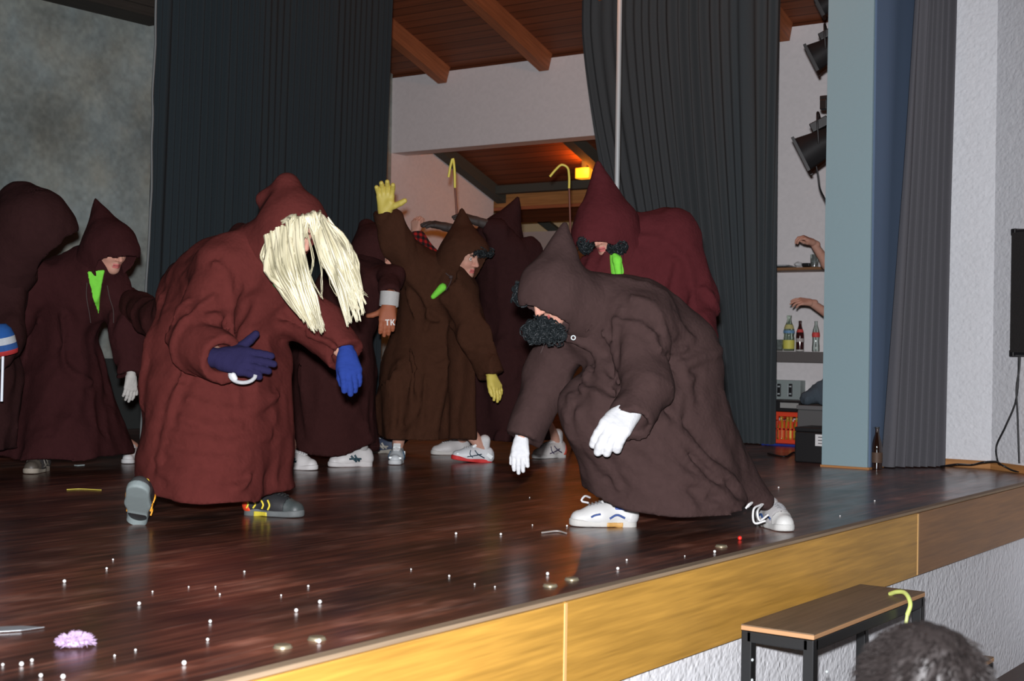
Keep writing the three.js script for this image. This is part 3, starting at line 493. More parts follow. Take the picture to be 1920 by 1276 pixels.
{
  const c = [9.838,0,-4.514]; c[0] += 0.2;
  const base = thing('blue_tray', 'flat blue tray under the red bottle crate', 'tray', c);
  mesh('rim', [box(0.34, 0.016, 0.46, 0, 0.008, 0, 0.004)], std([0.02, 0.045, 0.3], { roughness: 0.4 }), base);
  const cr = crate(add3(c, [0.02, 0.017, 0]), 0.26, 0.24, 0.34, [0.75, 0.06, 0.02], 'red plastic bottle crate standing behind the right curtain');
  srand(31); let n = 0;
  for (let i = 0; i < 2; i++) for (let j = 0; j < 4; j++) bottle(add3(c, [-0.06 + i * 0.11, 0.03, -0.115 + j * 0.078]), 0.19, 0.03, slim, std([0.5, 0.25, 0.03], { roughness: 0.1, clearcoat: 1 }), [['label_band', 0.15, 0.45, lab(j % 2 ? [0.75, 0.5, 0.06] : [0.7, 0.2, 0.05])]], 'small amber bottle standing inside the red plastic crate').userData.group = 'bottles in the red crate';
  const top = thing('storage_box', 'black lid box with pale label strip on top of the red crate', 'box', add3(c, [0.02, 0.258, 0]));
  mesh('shell', box(0.3, 0.085, 0.44, 0, 0.043, -0.02, 0.008), mat.black, top);
  mesh('label_strip', box(0.003, 0.04, 0.15, -0.151, 0.05, -0.02), std([0.3, 0.31, 0.3], { roughness: 0.7 }), top);
  const gc = crate(add3(c, [0.06, 0.0, 0.31]), 0.24, 0.24, 0.16, [0.01, 0.13, 0.07], 'green plastic crate right of the red crate');
  const k = [8.568,0,-3.721], bx = thing('equipment_case', 'black equipment case with white label against the blue pier', 'case', add3(k, [0.12, 0, -0.03]));
  mesh('case', box(0.26, 0.2, 0.25, 0, 0.1, 0, 0.01), mat.black, bx); mesh('lid', box(0.262, 0.03, 0.252, 0, 0.215, 0, 0.008), mat.black, bx);
  mesh('paper_label', box(0.003, 0.075, 0.08, -0.131, 0.15, 0.06), mat.paper, bx);
  mesh('print_line', [0.02, 0.0, -0.02].map(v => box(0.004, 0.005, 0.04, -0.131, 0.15 + v, 0.06)), mat.black, bx);
  const gb = thing('grey_box', 'grey box behind the black equipment case', 'box', add3(k, [0.65, 0, -0.22])); mesh('shell', box(0.3, 0.32, 0.3, 0, 0.16, 0, 0.01), std([0.1, 0.1, 0.1]), gb); mesh('lid', box(0.31, 0.03, 0.31, 0, 0.335, 0, 0.006), std([0.13, 0.13, 0.13]), gb);
  const bag = thing('cloth_bundle', 'crumpled blue grey jacket piled on the grey box', 'jacket', add3(k, [0.65, 0.351, -0.22]));
  const f = [rc([0.02, 0.06, 0.03], [0.03, 0.2, 0.06], 0.1, 0.08), rc([-0.06, 0.05, -0.1], [0.02, 0.09, 0.02], 0.06, 0.09), rc([0, 0.24, 0.08], [0.06, 0.15, 0.1], 0.06, 0.08)];
  mesh('heap', surface(p => { let d = 1e9; for (const q of f) d = d > 1e8 ? q(p) : smin(d, q(p), 0.05); return Math.max(d + 0.02 * noise3(p[0] * 18, p[1] * 12, p[2] * 18) + 0.012 * Math.abs(noise3(p[0] * 30, p[1] * 30, p[2] * 30)), -p[1]); }, [-0.2, -0.03, -0.25], [0.25, 0.4, 0.28], 0.012), cloth([0.07, 0.09, 0.11]), bag);
  one('black_cable', tube([[8.993,0,-4.27], [8.814,0,-4.067], [9.23,0,-4.178], [9.028,0,-3.988], [9.347,0,-4.069]].map(p => add3(p, [0, 0.008, 0])), 0.007, 40), mat.black, 'black cord lying on the stage floor before the crates', 'cord');
}
bottle([8.428,0,-3.266], 0.262, 0.034, slim, std([0.02, 0.008, 0.005], { roughness: 0.07, clearcoat: 1, clearcoatRoughness: 0.03 }), [['label_band', 0.16, 0.4, lab([0.09, 0.05, 0.03])], ['cap', 0.965, 1, lab([0.03, 0.03, 0.03])]], 'dark brown beer bottle standing at the corner of the blue pier');

// ---------------------------------------------------------------- litter on the stage floor
{
  const bead = new THREE.SphereGeometry(0.0062, 12, 8), pearl = std([0.8, 0.8, 0.78], { roughness: 0.2, clearcoat: 1 });
  const spots = [[2.665,0,-3.57], [2.575,0,-3.117], [3.037,0,-3.812], [2.534,0,-2.784], [2.378,0,-2.621], [2.169,0,-2.467], [2.534,0,-2.395], [3.148,0,-3.304], [2.826,0,-3.066], [2.903,0,-3.169], [2.851,0,-3.228], [2.729,0,-3.245], [4.302,0,-3.352], [4.407,0,-3.214], [4.728,0,-3.289], [4.796,0,-3.165], [4.176,0,-2.507], [4.552,0,-2.365], [3.745,0,-2.543], [3.513,0,-2.762], [3.448,0,-2.611], [3.451,0,-2.536], [4.399,0,-2.403], [3.538,0,-2.94], [1.916,0,-2.566], [1.932,0,-2.737], [1.906,0,-2.769], [1.895,0,-2.615], [2.905,0,-3.677], [2.783,0,-2.717], [2.916,0,-2.755], [3.089,0,-2.967], [2.929,0,-2.921], [2.193,0,-2.665], [2.125,0,-2.656], [5.572,0,-3.895], [3.988,0,-2.428], [6.878,0,-3.202], [5.915,0,-2.457], [6.616,0,-2.571], [1.972,0,-2.755]];
  spots.forEach((p, i) => { const m = one('bead', bead, pearl, 'tiny pale bead lying on the dark stage floor', 'bead', 'pale beads strewn over the stage floor'); const k = [1, 0.95, 0.6, 0.8, 0.7, 1, 1.05, 0.65, 0.5, 0.5, 0.45, 0.5][i % 12] || 0.7; m.scale.setScalar(k * 0.85); m.position.set(p[0], 0.0053 * k, p[2]); });
  const rb = one('bead', bead, std([0.8, 0.03, 0.02], { roughness: 0.3 }), 'single bright red bead near the stage edge', 'bead'); rb.position.set(...add3([4.92,0,-2.449], [0, 0.008, 0])); rb.scale.setScalar(1.35);
  const cap = lathe([[0, 0.002], [0.012, 0.002], [0.0148, 0.0], [0.0155, 0.001], [0.014, 0.0055], [0.0115, 0.0062], [0, 0.0062]], 21), cm = std([0.42, 0.36, 0.24], { metalness: 0.7, roughness: 0.35 });
  for (const [p, l] of [[[2.439,0,-2.424], 'flat metal bottle cap near the stage edge, left of the bead'], [[2.558,0,-2.425], 'flat metal bottle cap right of its neighbour by the stage edge'], [[3.577,0,-2.419], 'bottle cap on the floor below the white sneaker, left of a pair'], [[3.719,0,-2.433], 'bottle cap on the floor below the white sneaker, right of a pair'], [[4.702,0,-2.416], 'bottle cap near the stage edge by the red bead']]) { const g = thing('crown_cork', l, 'bottle cap', p); mesh('disc', cap, cm, g); mesh('rim', lathe([[0.0155, 0], [0.0165, 0.0005], [0.0165, 0.0018], [0.0155, 0.0022]], 21), cm, g); g.scale.setScalar(1.45); }
  srand(77);
  const pf = thing('fluffy_toy', 'small lilac fluffy thing lying on the stage floor at lower left', 'plush', [2.131,0,-2.811]); const fur = [];
  for (let i = 0; i < 420; i++) { const a = rr(0, 6.283), b = rr(-0.2, 1.4), n = [Math.cos(a) * Math.cos(b), Math.sin(b), Math.sin(a) * Math.cos(b)], c = [n[0] * 0.034, 0.012 + n[1] * 0.011, n[2] * 0.034]; fur.push(taperTube([c, add3(c, n, 0.006), add3(c, add3(n, [rr(-0.5, 0.5), rr(-0.4, 0.3), rr(-0.5, 0.5)]), 0.012)], t => 0.0016 * (1 - 0.7 * t), 3, 4)); }
  mesh('core', new THREE.SphereGeometry(1, 20, 12).scale(0.036, 0.013, 0.036).translate(0, 0.013, 0), std([0.55, 0.4, 0.58]), pf); mesh('fur', fur, std([0.42, 0.3, 0.46], { roughness: 0.9 }), pf);
  const sh = new THREE.Shape([[-0.14, 0.035], [0.0, 0.03], [0.055, 0], [0.0, -0.028], [-0.14, -0.035]].map(p => new THREE.Vector2(...p)));
  const pg = new THREE.ExtrudeGeometry(sh, { depth: 0.0015, bevelEnabled: false }); pg.rotateX(-Math.PI / 2); pg.rotateY(-0.62); pg.translate(...add3([2.17,0,-3.077], [0, 0.003, 0])); one('silver_foil', pg, std([0.38, 0.4, 0.42], { roughness: 0.4, metalness: 0.4 }), 'pointed piece of silver foil lying at the left edge', 'foil');
  one('clear_straw', tube([[4.548,0.005,-3.118], [4.623,0.006,-3.095], [4.601,0.005,-3.038]], 0.004, 20), std([0.35, 0.32, 0.3], { roughness: 0.2 }), 'clear plastic straw on the floor beside the white sneaker', 'straw');
  one('paper_scrap', box(0.05, 0.004, 0.03, 0, 0.002, 0).translate(...[5.161,0,-6.792]), std([0.35, 0.42, 0.42]), 'pale scrap of paper on the floor under the left robe', 'paper');
  const fb = [5.892,0,-8.426]; const bx = thing('flat_case', 'flat blue grey case lying behind the far left hood', 'case', fb); mesh('shell', box(0.25, 0.035, 0.12, 0, 0.018, 0, 0.01).rotateY(-0.62), std([0.1, 0.14, 0.17], { roughness: 0.4 }), bx); mesh('lid', box(0.24, 0.006, 0.11, 0, 0.038, 0, 0.002).rotateY(-0.62), std([0.2, 0.25, 0.28], { roughness: 0.35 }), bx);
  one('yellow_thread', tube([[4.287,0.003,-5.736], [4.346,0.003,-5.712], [4.385,0.003,-5.6]], 0.002, 16), mat.yellow, 'thin yellow thread on the floor at left', 'thread');
}
// ---------------------------------------------------------------- people: shared parts
const skinMat = std(0xffffff, { vertexColors: true, roughness: 0.55, specularIntensity: 0.4, sheen: 0.1 });
const SKIN = [0.5, 0.27, 0.2];
const headField = (() => {
  const b = [ell([0, 0.03, -0.012], [0.076, 0.09, 0.098]), ell([0, -0.035, 0.028], [0.061, 0.084, 0.062]), rc([0.045, -0.05, 0.0], [0.014, -0.1, 0.062], 0.026, 0.017), rc([-0.045, -0.05, 0], [-0.014, -0.1, 0.062], 0.026, 0.017), rc([0, -0.1, 0.064], [0, -0.097, 0.066], 0.021, 0.02), rc([0.012, 0.021, 0.083], [0.04, 0.02, 0.07], 0.011, 0.01), rc([-0.012, 0.021, 0.083], [-0.04, 0.02, 0.07], 0.011, 0.01), rc([0.042, -0.03, 0.06], [0.03, -0.025, 0.07], 0.02, 0.016), rc([-0.042, -0.03, 0.06], [-0.03, -0.025, 0.07], 0.02, 0.016), rc([0, -0.07, -0.015], [0, -0.2, -0.045], 0.05, 0.056)];
  const fine = [rc([0, 0.012, 0.09], [0, -0.034, 0.112], 0.0085, 0.0125), rc([0.012, -0.038, 0.098], [-0.012, -0.038, 0.098], 0.0085, 0.0085), rc([-0.021, -0.067, 0.081], [0, -0.063, 0.0895], 0.0045, 0.007), rc([0.021, -0.067, 0.081], [0, -0.063, 0.0895], 0.0045, 0.007), rc([-0.018, -0.073, 0.081], [0, -0.077, 0.089], 0.0045, 0.0075), rc([0.018, -0.073, 0.081], [0, -0.077, 0.089], 0.0045, 0.0075), rc([0.074, 0.012, -0.012], [0.073, -0.028, 0.0], 0.011, 0.008), rc([-0.074, 0.012, -0.012], [-0.073, -0.028, 0.0], 0.011, 0.008), rc([0.082, 0.022, -0.02], [0.08, 0.0, -0.024], 0.008, 0.006), rc([-0.082, 0.022, -0.02], [-0.08, 0.0, -0.024], 0.008, 0.006)];
  const sock = [ell([0.032, 0.0, 0.098], [0.019, 0.012, 0.02]), ell([-0.032, 0, 0.098], [0.019, 0.012, 0.02])], eyes = [ell([0.031, 0, 0.0715], [0.0125, 0.0115, 0.0125]), ell([-0.031, 0, 0.0715], [0.0125, 0.0115, 0.0125])];
  return p => { let d = 1e9; for (const q of b) d = d > 1e8 ? q(p) : smin(d, q(p), 0.028); for (const q of fine) d = smin(d, q(p), 0.009); for (const q of sock) d = smax(d, -q(p), 0.012); for (const q of eyes) d = Math.min(d, q(p)); return d; };
})();
const headGeo = paint(surface(headField, [-0.11, -0.22, -0.14], [0.11, 0.135, 0.14], 0.0042), p => {
  const [x, y, z] = p, ax = Math.abs(x);
  if (z > 0.07 && ax < 0.024 && y < -0.06 && y > -0.084) return Math.abs(y + 0.0705) < 0.0025 ? [0.18, 0.05, 0.045] : [0.5, 0.13, 0.12];
  const ex = ax - 0.031; if (z > 0.07 && ex * ex + y * y < 0.000105) return ex * ex + y * y < 0.00003 ? [0.03, 0.02, 0.015] : [0.7, 0.68, 0.65];
  if (z > 0.06 && Math.abs(y - 0.024) < 0.005 && ax > 0.012 && ax < 0.046) return [0.08, 0.045, 0.03];
  const r = z > 0.09 && y < -0.02 && y > -0.05 ? 1.1 : ax > 0.03 && y < -0.02 && z > 0.04 ? 1.08 : 1; return [SKIN[0] * r, SKIN[1], SKIN[2]];
});
const handCache = {};
function handGeo(o = {}) {                         // local: y towards the fingers, z out of the back of the hand; thumb on side ts
  const { ts = 1, curl = [0.5, 0.5, 0.55, 0.6], spread = 0.1, thumb = 0.7, fat = 0.002, cuff = 0.055, cuffR = 0.03, thumbCurl = 0.2, cell = 0.0034 } = o, key = JSON.stringify(o);
  if (handCache[key]) return handCache[key];
  const palm = [], fing = [], bb = [], add = (l, a, b, ra, rb) => { l.push(rc(a, b, ra + fat, rb + fat)); bb.push([a, b, ra + fat, rb + fat]); };
  if (cuff > 0) add(palm, [0, -cuff, 0], [0, 0.012, 0], cuffR, 0.025);
  const kx = [0.033, 0.011, -0.011, -0.031].map(v => v * ts), ky = [0.087, 0.093, 0.089, 0.08], len = [0.07, 0.079, 0.073, 0.058];
  for (let i = 0; i < 4; i++) add(palm, [kx[i] * 0.55, 0.012, 0], [kx[i], ky[i] - 0.006, 0.002], 0.017, 0.0125);
  add(palm, [kx[0] * 0.5, 0.02, -0.006], [kx[0] * 0.95, 0.05, -0.01], 0.016, 0.015);
  for (let i = 0; i < 4; i++) {
    const sp = (1.5 - i) * spread * ts; let a = 0, p = [kx[i], ky[i], 0], f = []; const R = [0.0098, 0.0088, 0.008, 0.0072];
    for (let s = 0; s < 3; s++) { a += curl[i] * [0.75, 1, 0.7][s]; const l = len[i] * [0.46, 0.3, 0.24][s], q = [p[0] + Math.sin(sp) * Math.cos(a) * l, p[1] + Math.cos(sp) * Math.cos(a) * l, p[2] - Math.sin(a) * l]; add(f, p, q, R[s], R[s + 1]); p = q; }
    fing.push(f);
  }
  const t0 = [ts * 0.02, 0.022, -0.006], t1 = add3(t0, [ts * Math.sin(thumb) * 0.042, Math.cos(thumb) * 0.042, -0.012]), t2 = add3(t1, [ts * Math.sin(thumb - thumbCurl) * 0.034, Math.cos(thumb - thumbCurl) * 0.034, -0.006]), t3 = add3(t2, [ts * Math.sin(thumb - 2 * thumbCurl) * 0.026, Math.cos(thumb - 2 * thumbCurl) * 0.026, -0.002]), tf = [];
  add(tf, t0, t1, 0.0155, 0.0125); add(tf, t1, t2, 0.012, 0.0105); add(tf, t2, t3, 0.0105, 0.0085); fing.push(tf);
  const field = p => { let d = 1e9; for (const q of palm) d = d > 1e8 ? q(p) : smin(d, q(p), 0.016); let o = d; for (const f of fing) { let e = 1e9; for (const q of f) e = e > 1e8 ? q(p) : smin(e, q(p), 0.004); o = Math.min(o, smin(d, e, 0.008)); } return o; };
  const [lo, hi] = boundsOf(bb, 0.008);
  return handCache[key] = surface(field, lo, hi, cell);
}
// sneaker; local: x towards the toe, y up
const upperF = (() => {
  const b = [rc([-0.082, 0.045, 0], [-0.086, 0.078, 0], 0.037, 0.03), rc([-0.08, 0.045, 0], [0.03, 0.045, 0], 0.037, 0.041), rc([-0.05, 0.082, 0], [0.065, 0.052, 0], 0.034, 0.034), rc([0.03, 0.036, 0], [0.12, 0.03, 0.004], 0.043, 0.036)], op = rc([-0.058, 0.094, 0], [-0.045, 0.16, 0], 0.027, 0.04);
  return p => { let d = 1e9; for (const q of b) d = d > 1e8 ? q(p) : smin(d, q(p), 0.03); return smax(smax(d, -op(p), 0.008), 0.014 - p[1], 0.006); };
})();
const box3 = [[-0.145, -0.006, -0.07], [0.185, 0.15, 0.07]];
const upperGeo = surface(upperF, ...box3, 0.005);
const soleD2 = (() => { const a = rc([-0.08, 0, 0], [0.02, 0, 0.002], 0.037, 0.036), b = rc([0.03, 0, 0.003], [0.118, 0, 0.005], 0.044, 0.041); return (x, z) => smin(a([x, 0, z]), b([x, 0, z]), 0.03); })();
const soleF = (p, g = 0) => { const d = soleD2(p[0], p[2]) - 0.002 - g, toe = Math.max(0, p[0] - 0.09) * 0.16, y = p[1] - 0.014 - toe * 0.5, e = Math.abs(y) - 0.0135 - 0.25 * Math.max(0, -p[0] - 0.02) * 0.6 - toe * 0.2; return smax(d, e, 0.008); };
const soleGeo = surface(p => soleF(p), ...box3, 0.005);
const patch = (f, off, cut) => surface(p => Math.max(f(p) - off, cut(p)), ...box3, 0.005);
const toeGeo = patch(upperF, 0.0028, p => Math.max(0.098 - p[0] - 0.35 * Math.abs(p[2]), -0.02 - p[1]));
const heelGeo = patch(upperF, 0.0028, p => Math.max(p[0] + 0.074 + (p[1] - 0.03) * 0.4, p[1] - 0.085));
const collarGeo = patch(upperF, 0.0024, p => Math.max(0.074 - p[1] + p[0] * 0.1, p[0] + 0.02));
const archGeo = surface(p => Math.max(soleF(p, 0.002), Math.max(Math.abs(p[0] + 0.02) - 0.035, p[1] - 0.02)), ...box3, 0.005);
const tongueGeo = blob([[[-0.012, 0.105, 0], [0.02, 0.088, 0], 0.018, 0.02], [[-0.012, 0.105, 0.012], [-0.012, 0.105, -0.012], 0.009, 0.009]], 0.01, 0.005);
function onUpper(p, off = 0.003) { for (let k = 0; k < 8; k++) { const e = 0.002, d = upperF(p), g = norm3([upperF([p[0] + e, p[1], p[2]]) - d, upperF([p[0], p[1] + e, p[2]]) - d, upperF([p[0], p[1], p[2] + e]) - d]); p = add3(p, g, -(d - off)); } return p; }
const laceGeo = merge([0, 1, 2, 3, 4].map(i => { const x = 0.018 + i * 0.016, y = 0.1; return tube([-0.024, -0.012, 0, 0.012, 0.024].map((z, k) => onUpper([x + (k % 2 ? 0.003 : 0), y, z], 0.0035)), 0.0032, 12, 5); }));
const sideTube = (pts, r) => tube(pts.map(p => onUpper(p, 0.0012)), r, 20, 5);
const stripeGeos = {
  slash: merge([1, -1].flatMap(s => [sideTube([[0.0, 0.03, s * 0.06], [0.022, 0.05, s * 0.06], [0.04, 0.07, s * 0.05]], 0.0075), sideTube([[-0.022, 0.03, s * 0.06], [0.0, 0.052, s * 0.06], [0.015, 0.075, s * 0.05]], 0.0075), sideTube([[-0.03, 0.045, s * 0.06], [0.01, 0.05, s * 0.06], [0.055, 0.05, s * 0.06]], 0.006)])),
  wave: merge([1, -1].flatMap(s => [sideTube([[-0.06, 0.035, s * 0.06], [-0.03, 0.05, s * 0.06], [0.0, 0.034, s * 0.06]], 0.005), sideTube([[0.04, 0.055, s * 0.05], [0.065, 0.05, s * 0.05], [0.08, 0.042, s * 0.05]], 0.0045)])),
  cross: merge([1, -1].flatMap(s => [sideTube([[-0.05, 0.03, s * 0.06], [0.0, 0.06, s * 0.05], [0.02, 0.08, s * 0.04]], 0.004), sideTube([[-0.03, 0.06, s * 0.06], [0.02, 0.045, s * 0.06], [0.07, 0.03, s * 0.06]], 0.004), sideTube([[0.03, 0.03, s * 0.06], [0.05, 0.05, s * 0.05], [0.045, 0.07, s * 0.03]], 0.0035)])),
  flame: merge([1, -1].flatMap(s => [0, 1, 2, 3].map(i => sideTube([[-0.09 + i * 0.035, 0.028, s * 0.06], [-0.08 + i * 0.035, 0.05, s * 0.06], [-0.092 + i * 0.035, 0.072, s * 0.05]], 0.0045)))),
};
const leather = (c, o = {}) => std(c, { roughness: 0.5, bumpMap: clothBump, bumpScale: 0.0008, ...o });
function shoe(parent, base, at, dir, o = {}) {
  const { up = [0, 1, 0], c = [0.75, 0.75, 0.75], sole = [0.7, 0.7, 0.7], accent = [0.05, 0.07, 0.15], stripe = 'slash', lace = [0.75, 0.75, 0.75], toe, heel, collar, arch, sock, reflect, s = 1, label } = o;
  const X = V(dir).normalize(), U = V(up), Z = X.clone().cross(U).normalize(), Y = Z.clone().cross(X).normalize();
  const m = mesh('shoe', upperGeo, leather(c), parent); m.quaternion.setFromRotationMatrix(new THREE.Matrix4().makeBasis(X, Y, Z)); m.position.set(...sub3(at, base)); m.scale.setScalar(s);
  if (label) m.userData.label = label;
  mesh('sole', soleGeo, leather(sole, { roughness: 0.7 }), m); mesh('laces', laceGeo, leather(lace), m); mesh('tongue', tongueGeo, leather(c), m);
  if (stripe) mesh('stripes', stripeGeos[stripe], leather(accent), m);
  if (toe) mesh('toe_cap', toeGeo, leather(toe), m);
  if (heel) mesh('heel_counter', heelGeo, leather(heel), m);
  if (collar) mesh('collar_lining', collarGeo, leather(collar), m);
  if (arch) mesh('arch_insert', archGeo, leather(arch), m);
  if (sock) mesh('sock', blob([[[-0.055, 0.06, 0], [-0.05, 0.15, 0], 0.033, 0.038]], 0.01, 0.007), cloth(sock), m);
  if (reflect) { const rm = std([0.95, 1, 1], { roughness: 0.25, clearcoat: 0.6 }); mesh('reflector', new RoundedBoxGeometry(0.045, 0.016, 0.05, 2, 0.006).rotateZ(-0.6).translate(0.012, 0.112, 0), rm, m, { label: 'bright reflective tongue tab' }); mesh('reflector', [1, -1].map(k => new RoundedBoxGeometry(0.045, 0.026, 0.01, 2, 0.004).rotateZ(0.5).translate(...onUpper([-0.085, 0.055, k * 0.06], 0.001))), rm, m); mesh('reflector', [1, -1].map(k => new RoundedBoxGeometry(0.02, 0.014, 0.02, 2, 0.004).translate(...onUpper([0.13, 0.045, k * 0.03], 0.0))), rm, m); }
  return m;
}
// hood: half-open pointed cowl round the head
function hoodGeo({ H, f, up, tip, rt = 0.014, neck, R = 0.145, brim = 0.07, open = 0.112, drop = 0.3, cell = 0.009, seed = 0, wide = 0.12, extra = [] }) {
  f = norm3(f); up = norm3(add3(up, f, -dot3(up, f)));
  const out = [[H, tip, R, rt], [add3(H, up, 0.035), add3(add3(H, up, 0.03), f, brim), R * 0.85, R * 0.78]];
  if (neck) out.push([add3(H, up, -0.03), neck, R * 0.95, wide]);
  out.push(...extra);
  const fo = out.map(b => rc(...b)), hollow = rc(H, add3(H, up, 0.03), R - 0.022, R - 0.03), mouth = rc(add3(H, f, 0.03), add3(add3(H, f, 0.34), up, -0.34 * drop), open, open * 1.2);
  const rough = p => { let d = 1e9; for (const q of fo) d = d > 1e8 ? q(p) : smin(d, q(p), 0.045); return smax(smax(d, -hollow(p), 0.008), -mouth(p), 0.01); };
  const field = p => { const d = rough(p); return Math.abs(d) > 0.05 ? d : d + 0.008 * (Math.abs(noise3(p[0] * 7 + seed, p[1] * 4, p[2] * 7)) - 0.3) + 0.003 * noise3(p[0] * 22, p[1] * 16 + seed, p[2] * 22); };
  const [lo, hi] = boundsOf(out, 0.03); return surface(field, lo, hi, cell, rough, 0.012);
}
function robeField(r) {
  const core = r.bones.map(b => rc(...b)), sl = (r.sleeves || []).map(s => {
    const dir = norm3(sub3(s.wr, s.el)), [r0, r1, r2] = s.r || [0.1, 0.085, 0.075];
    return { a: rc(s.sh, s.el, r0, r1), b: rc(s.el, add3(s.wr, dir, 0.06), r1, r2), dir, wr: s.wr, cut: !s.open, hole: rc(add3(s.wr, dir, -0.045), add3(s.wr, dir, 0.15), r2 - 0.031, r2 - 0.026), drop: s.drop ? rc(s.wr, add3(s.wr, [0, -s.drop, 0]), r2 * 0.7, 0.02) : null };
  });
  const neckCut = (r.neckline || []).map(b => rc(...b)), cre = [];
  const K = r.k || 0.1, hem = p => { let h = r.hem + 0.012 * noise3(p[0] * 6, 3, p[2] * 6); for (const b of r.hemBumps || []) { const x = p[0] - b[0][0], z = p[2] - b[0][2]; h += b[2] * Math.exp(-(x * x + z * z) / (b[1] * b[1])); } if (r.hemTilt) h += dot3(r.hemTilt, sub3(p, r.hemAt)); return h; };
  const A = (r.fold ?? 0.02) * 2.0, F = r.freq || 4.6, sd = r.seed || 0, ax = norm3(r.axis || [0, 1, 0]), st = r.stretch ?? 0.3;
  const at = (p, folds) => {
    let d = 1e9; for (const q of core) d = d > 1e8 ? q(p) : smin(d, q(p), K);
    for (const s of sl) { let e = smin(s.a(p), s.b(p), 0.05); if (s.drop) e = smin(e, s.drop(p), 0.05); if (s.cut) e = Math.max(e, dot3(s.dir, sub3(p, s.wr))); d = smin(d, e, 0.045); }
    if (folds && Math.abs(d) < 0.12) {
      const k = dot3(p, ax) * (1 - st), w = 0.05 * noise3(p[0] * 3 + sd, p[1] * 3, p[2] * 3), q = [p[0] - ax[0] * k + w, p[1] - ax[1] * k + w, p[2] - ax[2] * k - w];
      const low = Math.min(1, Math.max(0.35, 1.15 - (p[1] - r.hem) * 0.5));
      d += low * A * (Math.pow(Math.abs(noise3(q[0] * F + sd, q[1] * F, q[2] * F)), 0.8) * 1.6 - 0.55) + A * 0.4 * (Math.abs(noise3(q[0] * F * 2.3, q[1] * F * 2.3 + sd, q[2] * F * 2.3)) * 1.6 - 0.5) + 0.005 * noise3(p[0] * 22, p[1] * 16, p[2] * 22);
      for (const c of cre) { let m = 1e9; for (const s of c.seg) m = Math.min(m, s(p)); const w2 = c.w * 0.8, t = m / w2; d -= c.a * 1.25 * (1.7 * Math.exp(-t * t) - 0.9 * Math.exp(-t * t / 4)); }
    }
    const h = hem(p), ex = p[1] - h - 0.16; d = Math.max(d, h - p[1], -Math.max(d + 0.045, ex));
    for (const s of sl) if (s.cut) { const w = dot3(s.dir, sub3(p, s.wr)); if (w > -0.12 && w < 0.2) d = Math.max(d, -s.hole(p)); }
    for (const q of neckCut) d = smax(d, -q(p), 0.012);
    return d;
  };
  const onto = p => { for (let k = 0; k < 7; k++) { const e = 0.004, d = at(p, false), g = norm3([at([p[0] + e, p[1], p[2]], false) - d, at([p[0], p[1] + e, p[2]], false) - d, at([p[0], p[1], p[2] + e], false) - d]); p = add3(p, g, -d); } return p; };
  for (const c of r.creases || []) { const cv = new THREE.CatmullRomCurve3(c.pts.map(p => V(p))), n = 4 * (c.pts.length - 1), q = []; for (let i = 0; i <= n; i++) q.push(onto(cv.getPoint(i / n).toArray())); cre.push({ seg: q.slice(1).map((p, i) => rc(q[i], p, 0.0011, 0.001)), w: c.w || 0.024, a: c.a ?? 0.012 }); }
  const rough = p => at(p, false), field = p => at(p, true);
  const bb = [...r.bones, ...(r.sleeves || []).flatMap(s => { const [r0, r1, r2] = s.r || [0.1, 0.085, 0.075]; return [[s.sh, s.el, r0, r1], [s.el, s.wr, r1, r2]]; })];
  const [lo, hi] = boundsOf(bb, 0.05); lo[1] = Math.max(lo[1], r.hem - 0.05);
  return { rough, field, lo, hi };
}
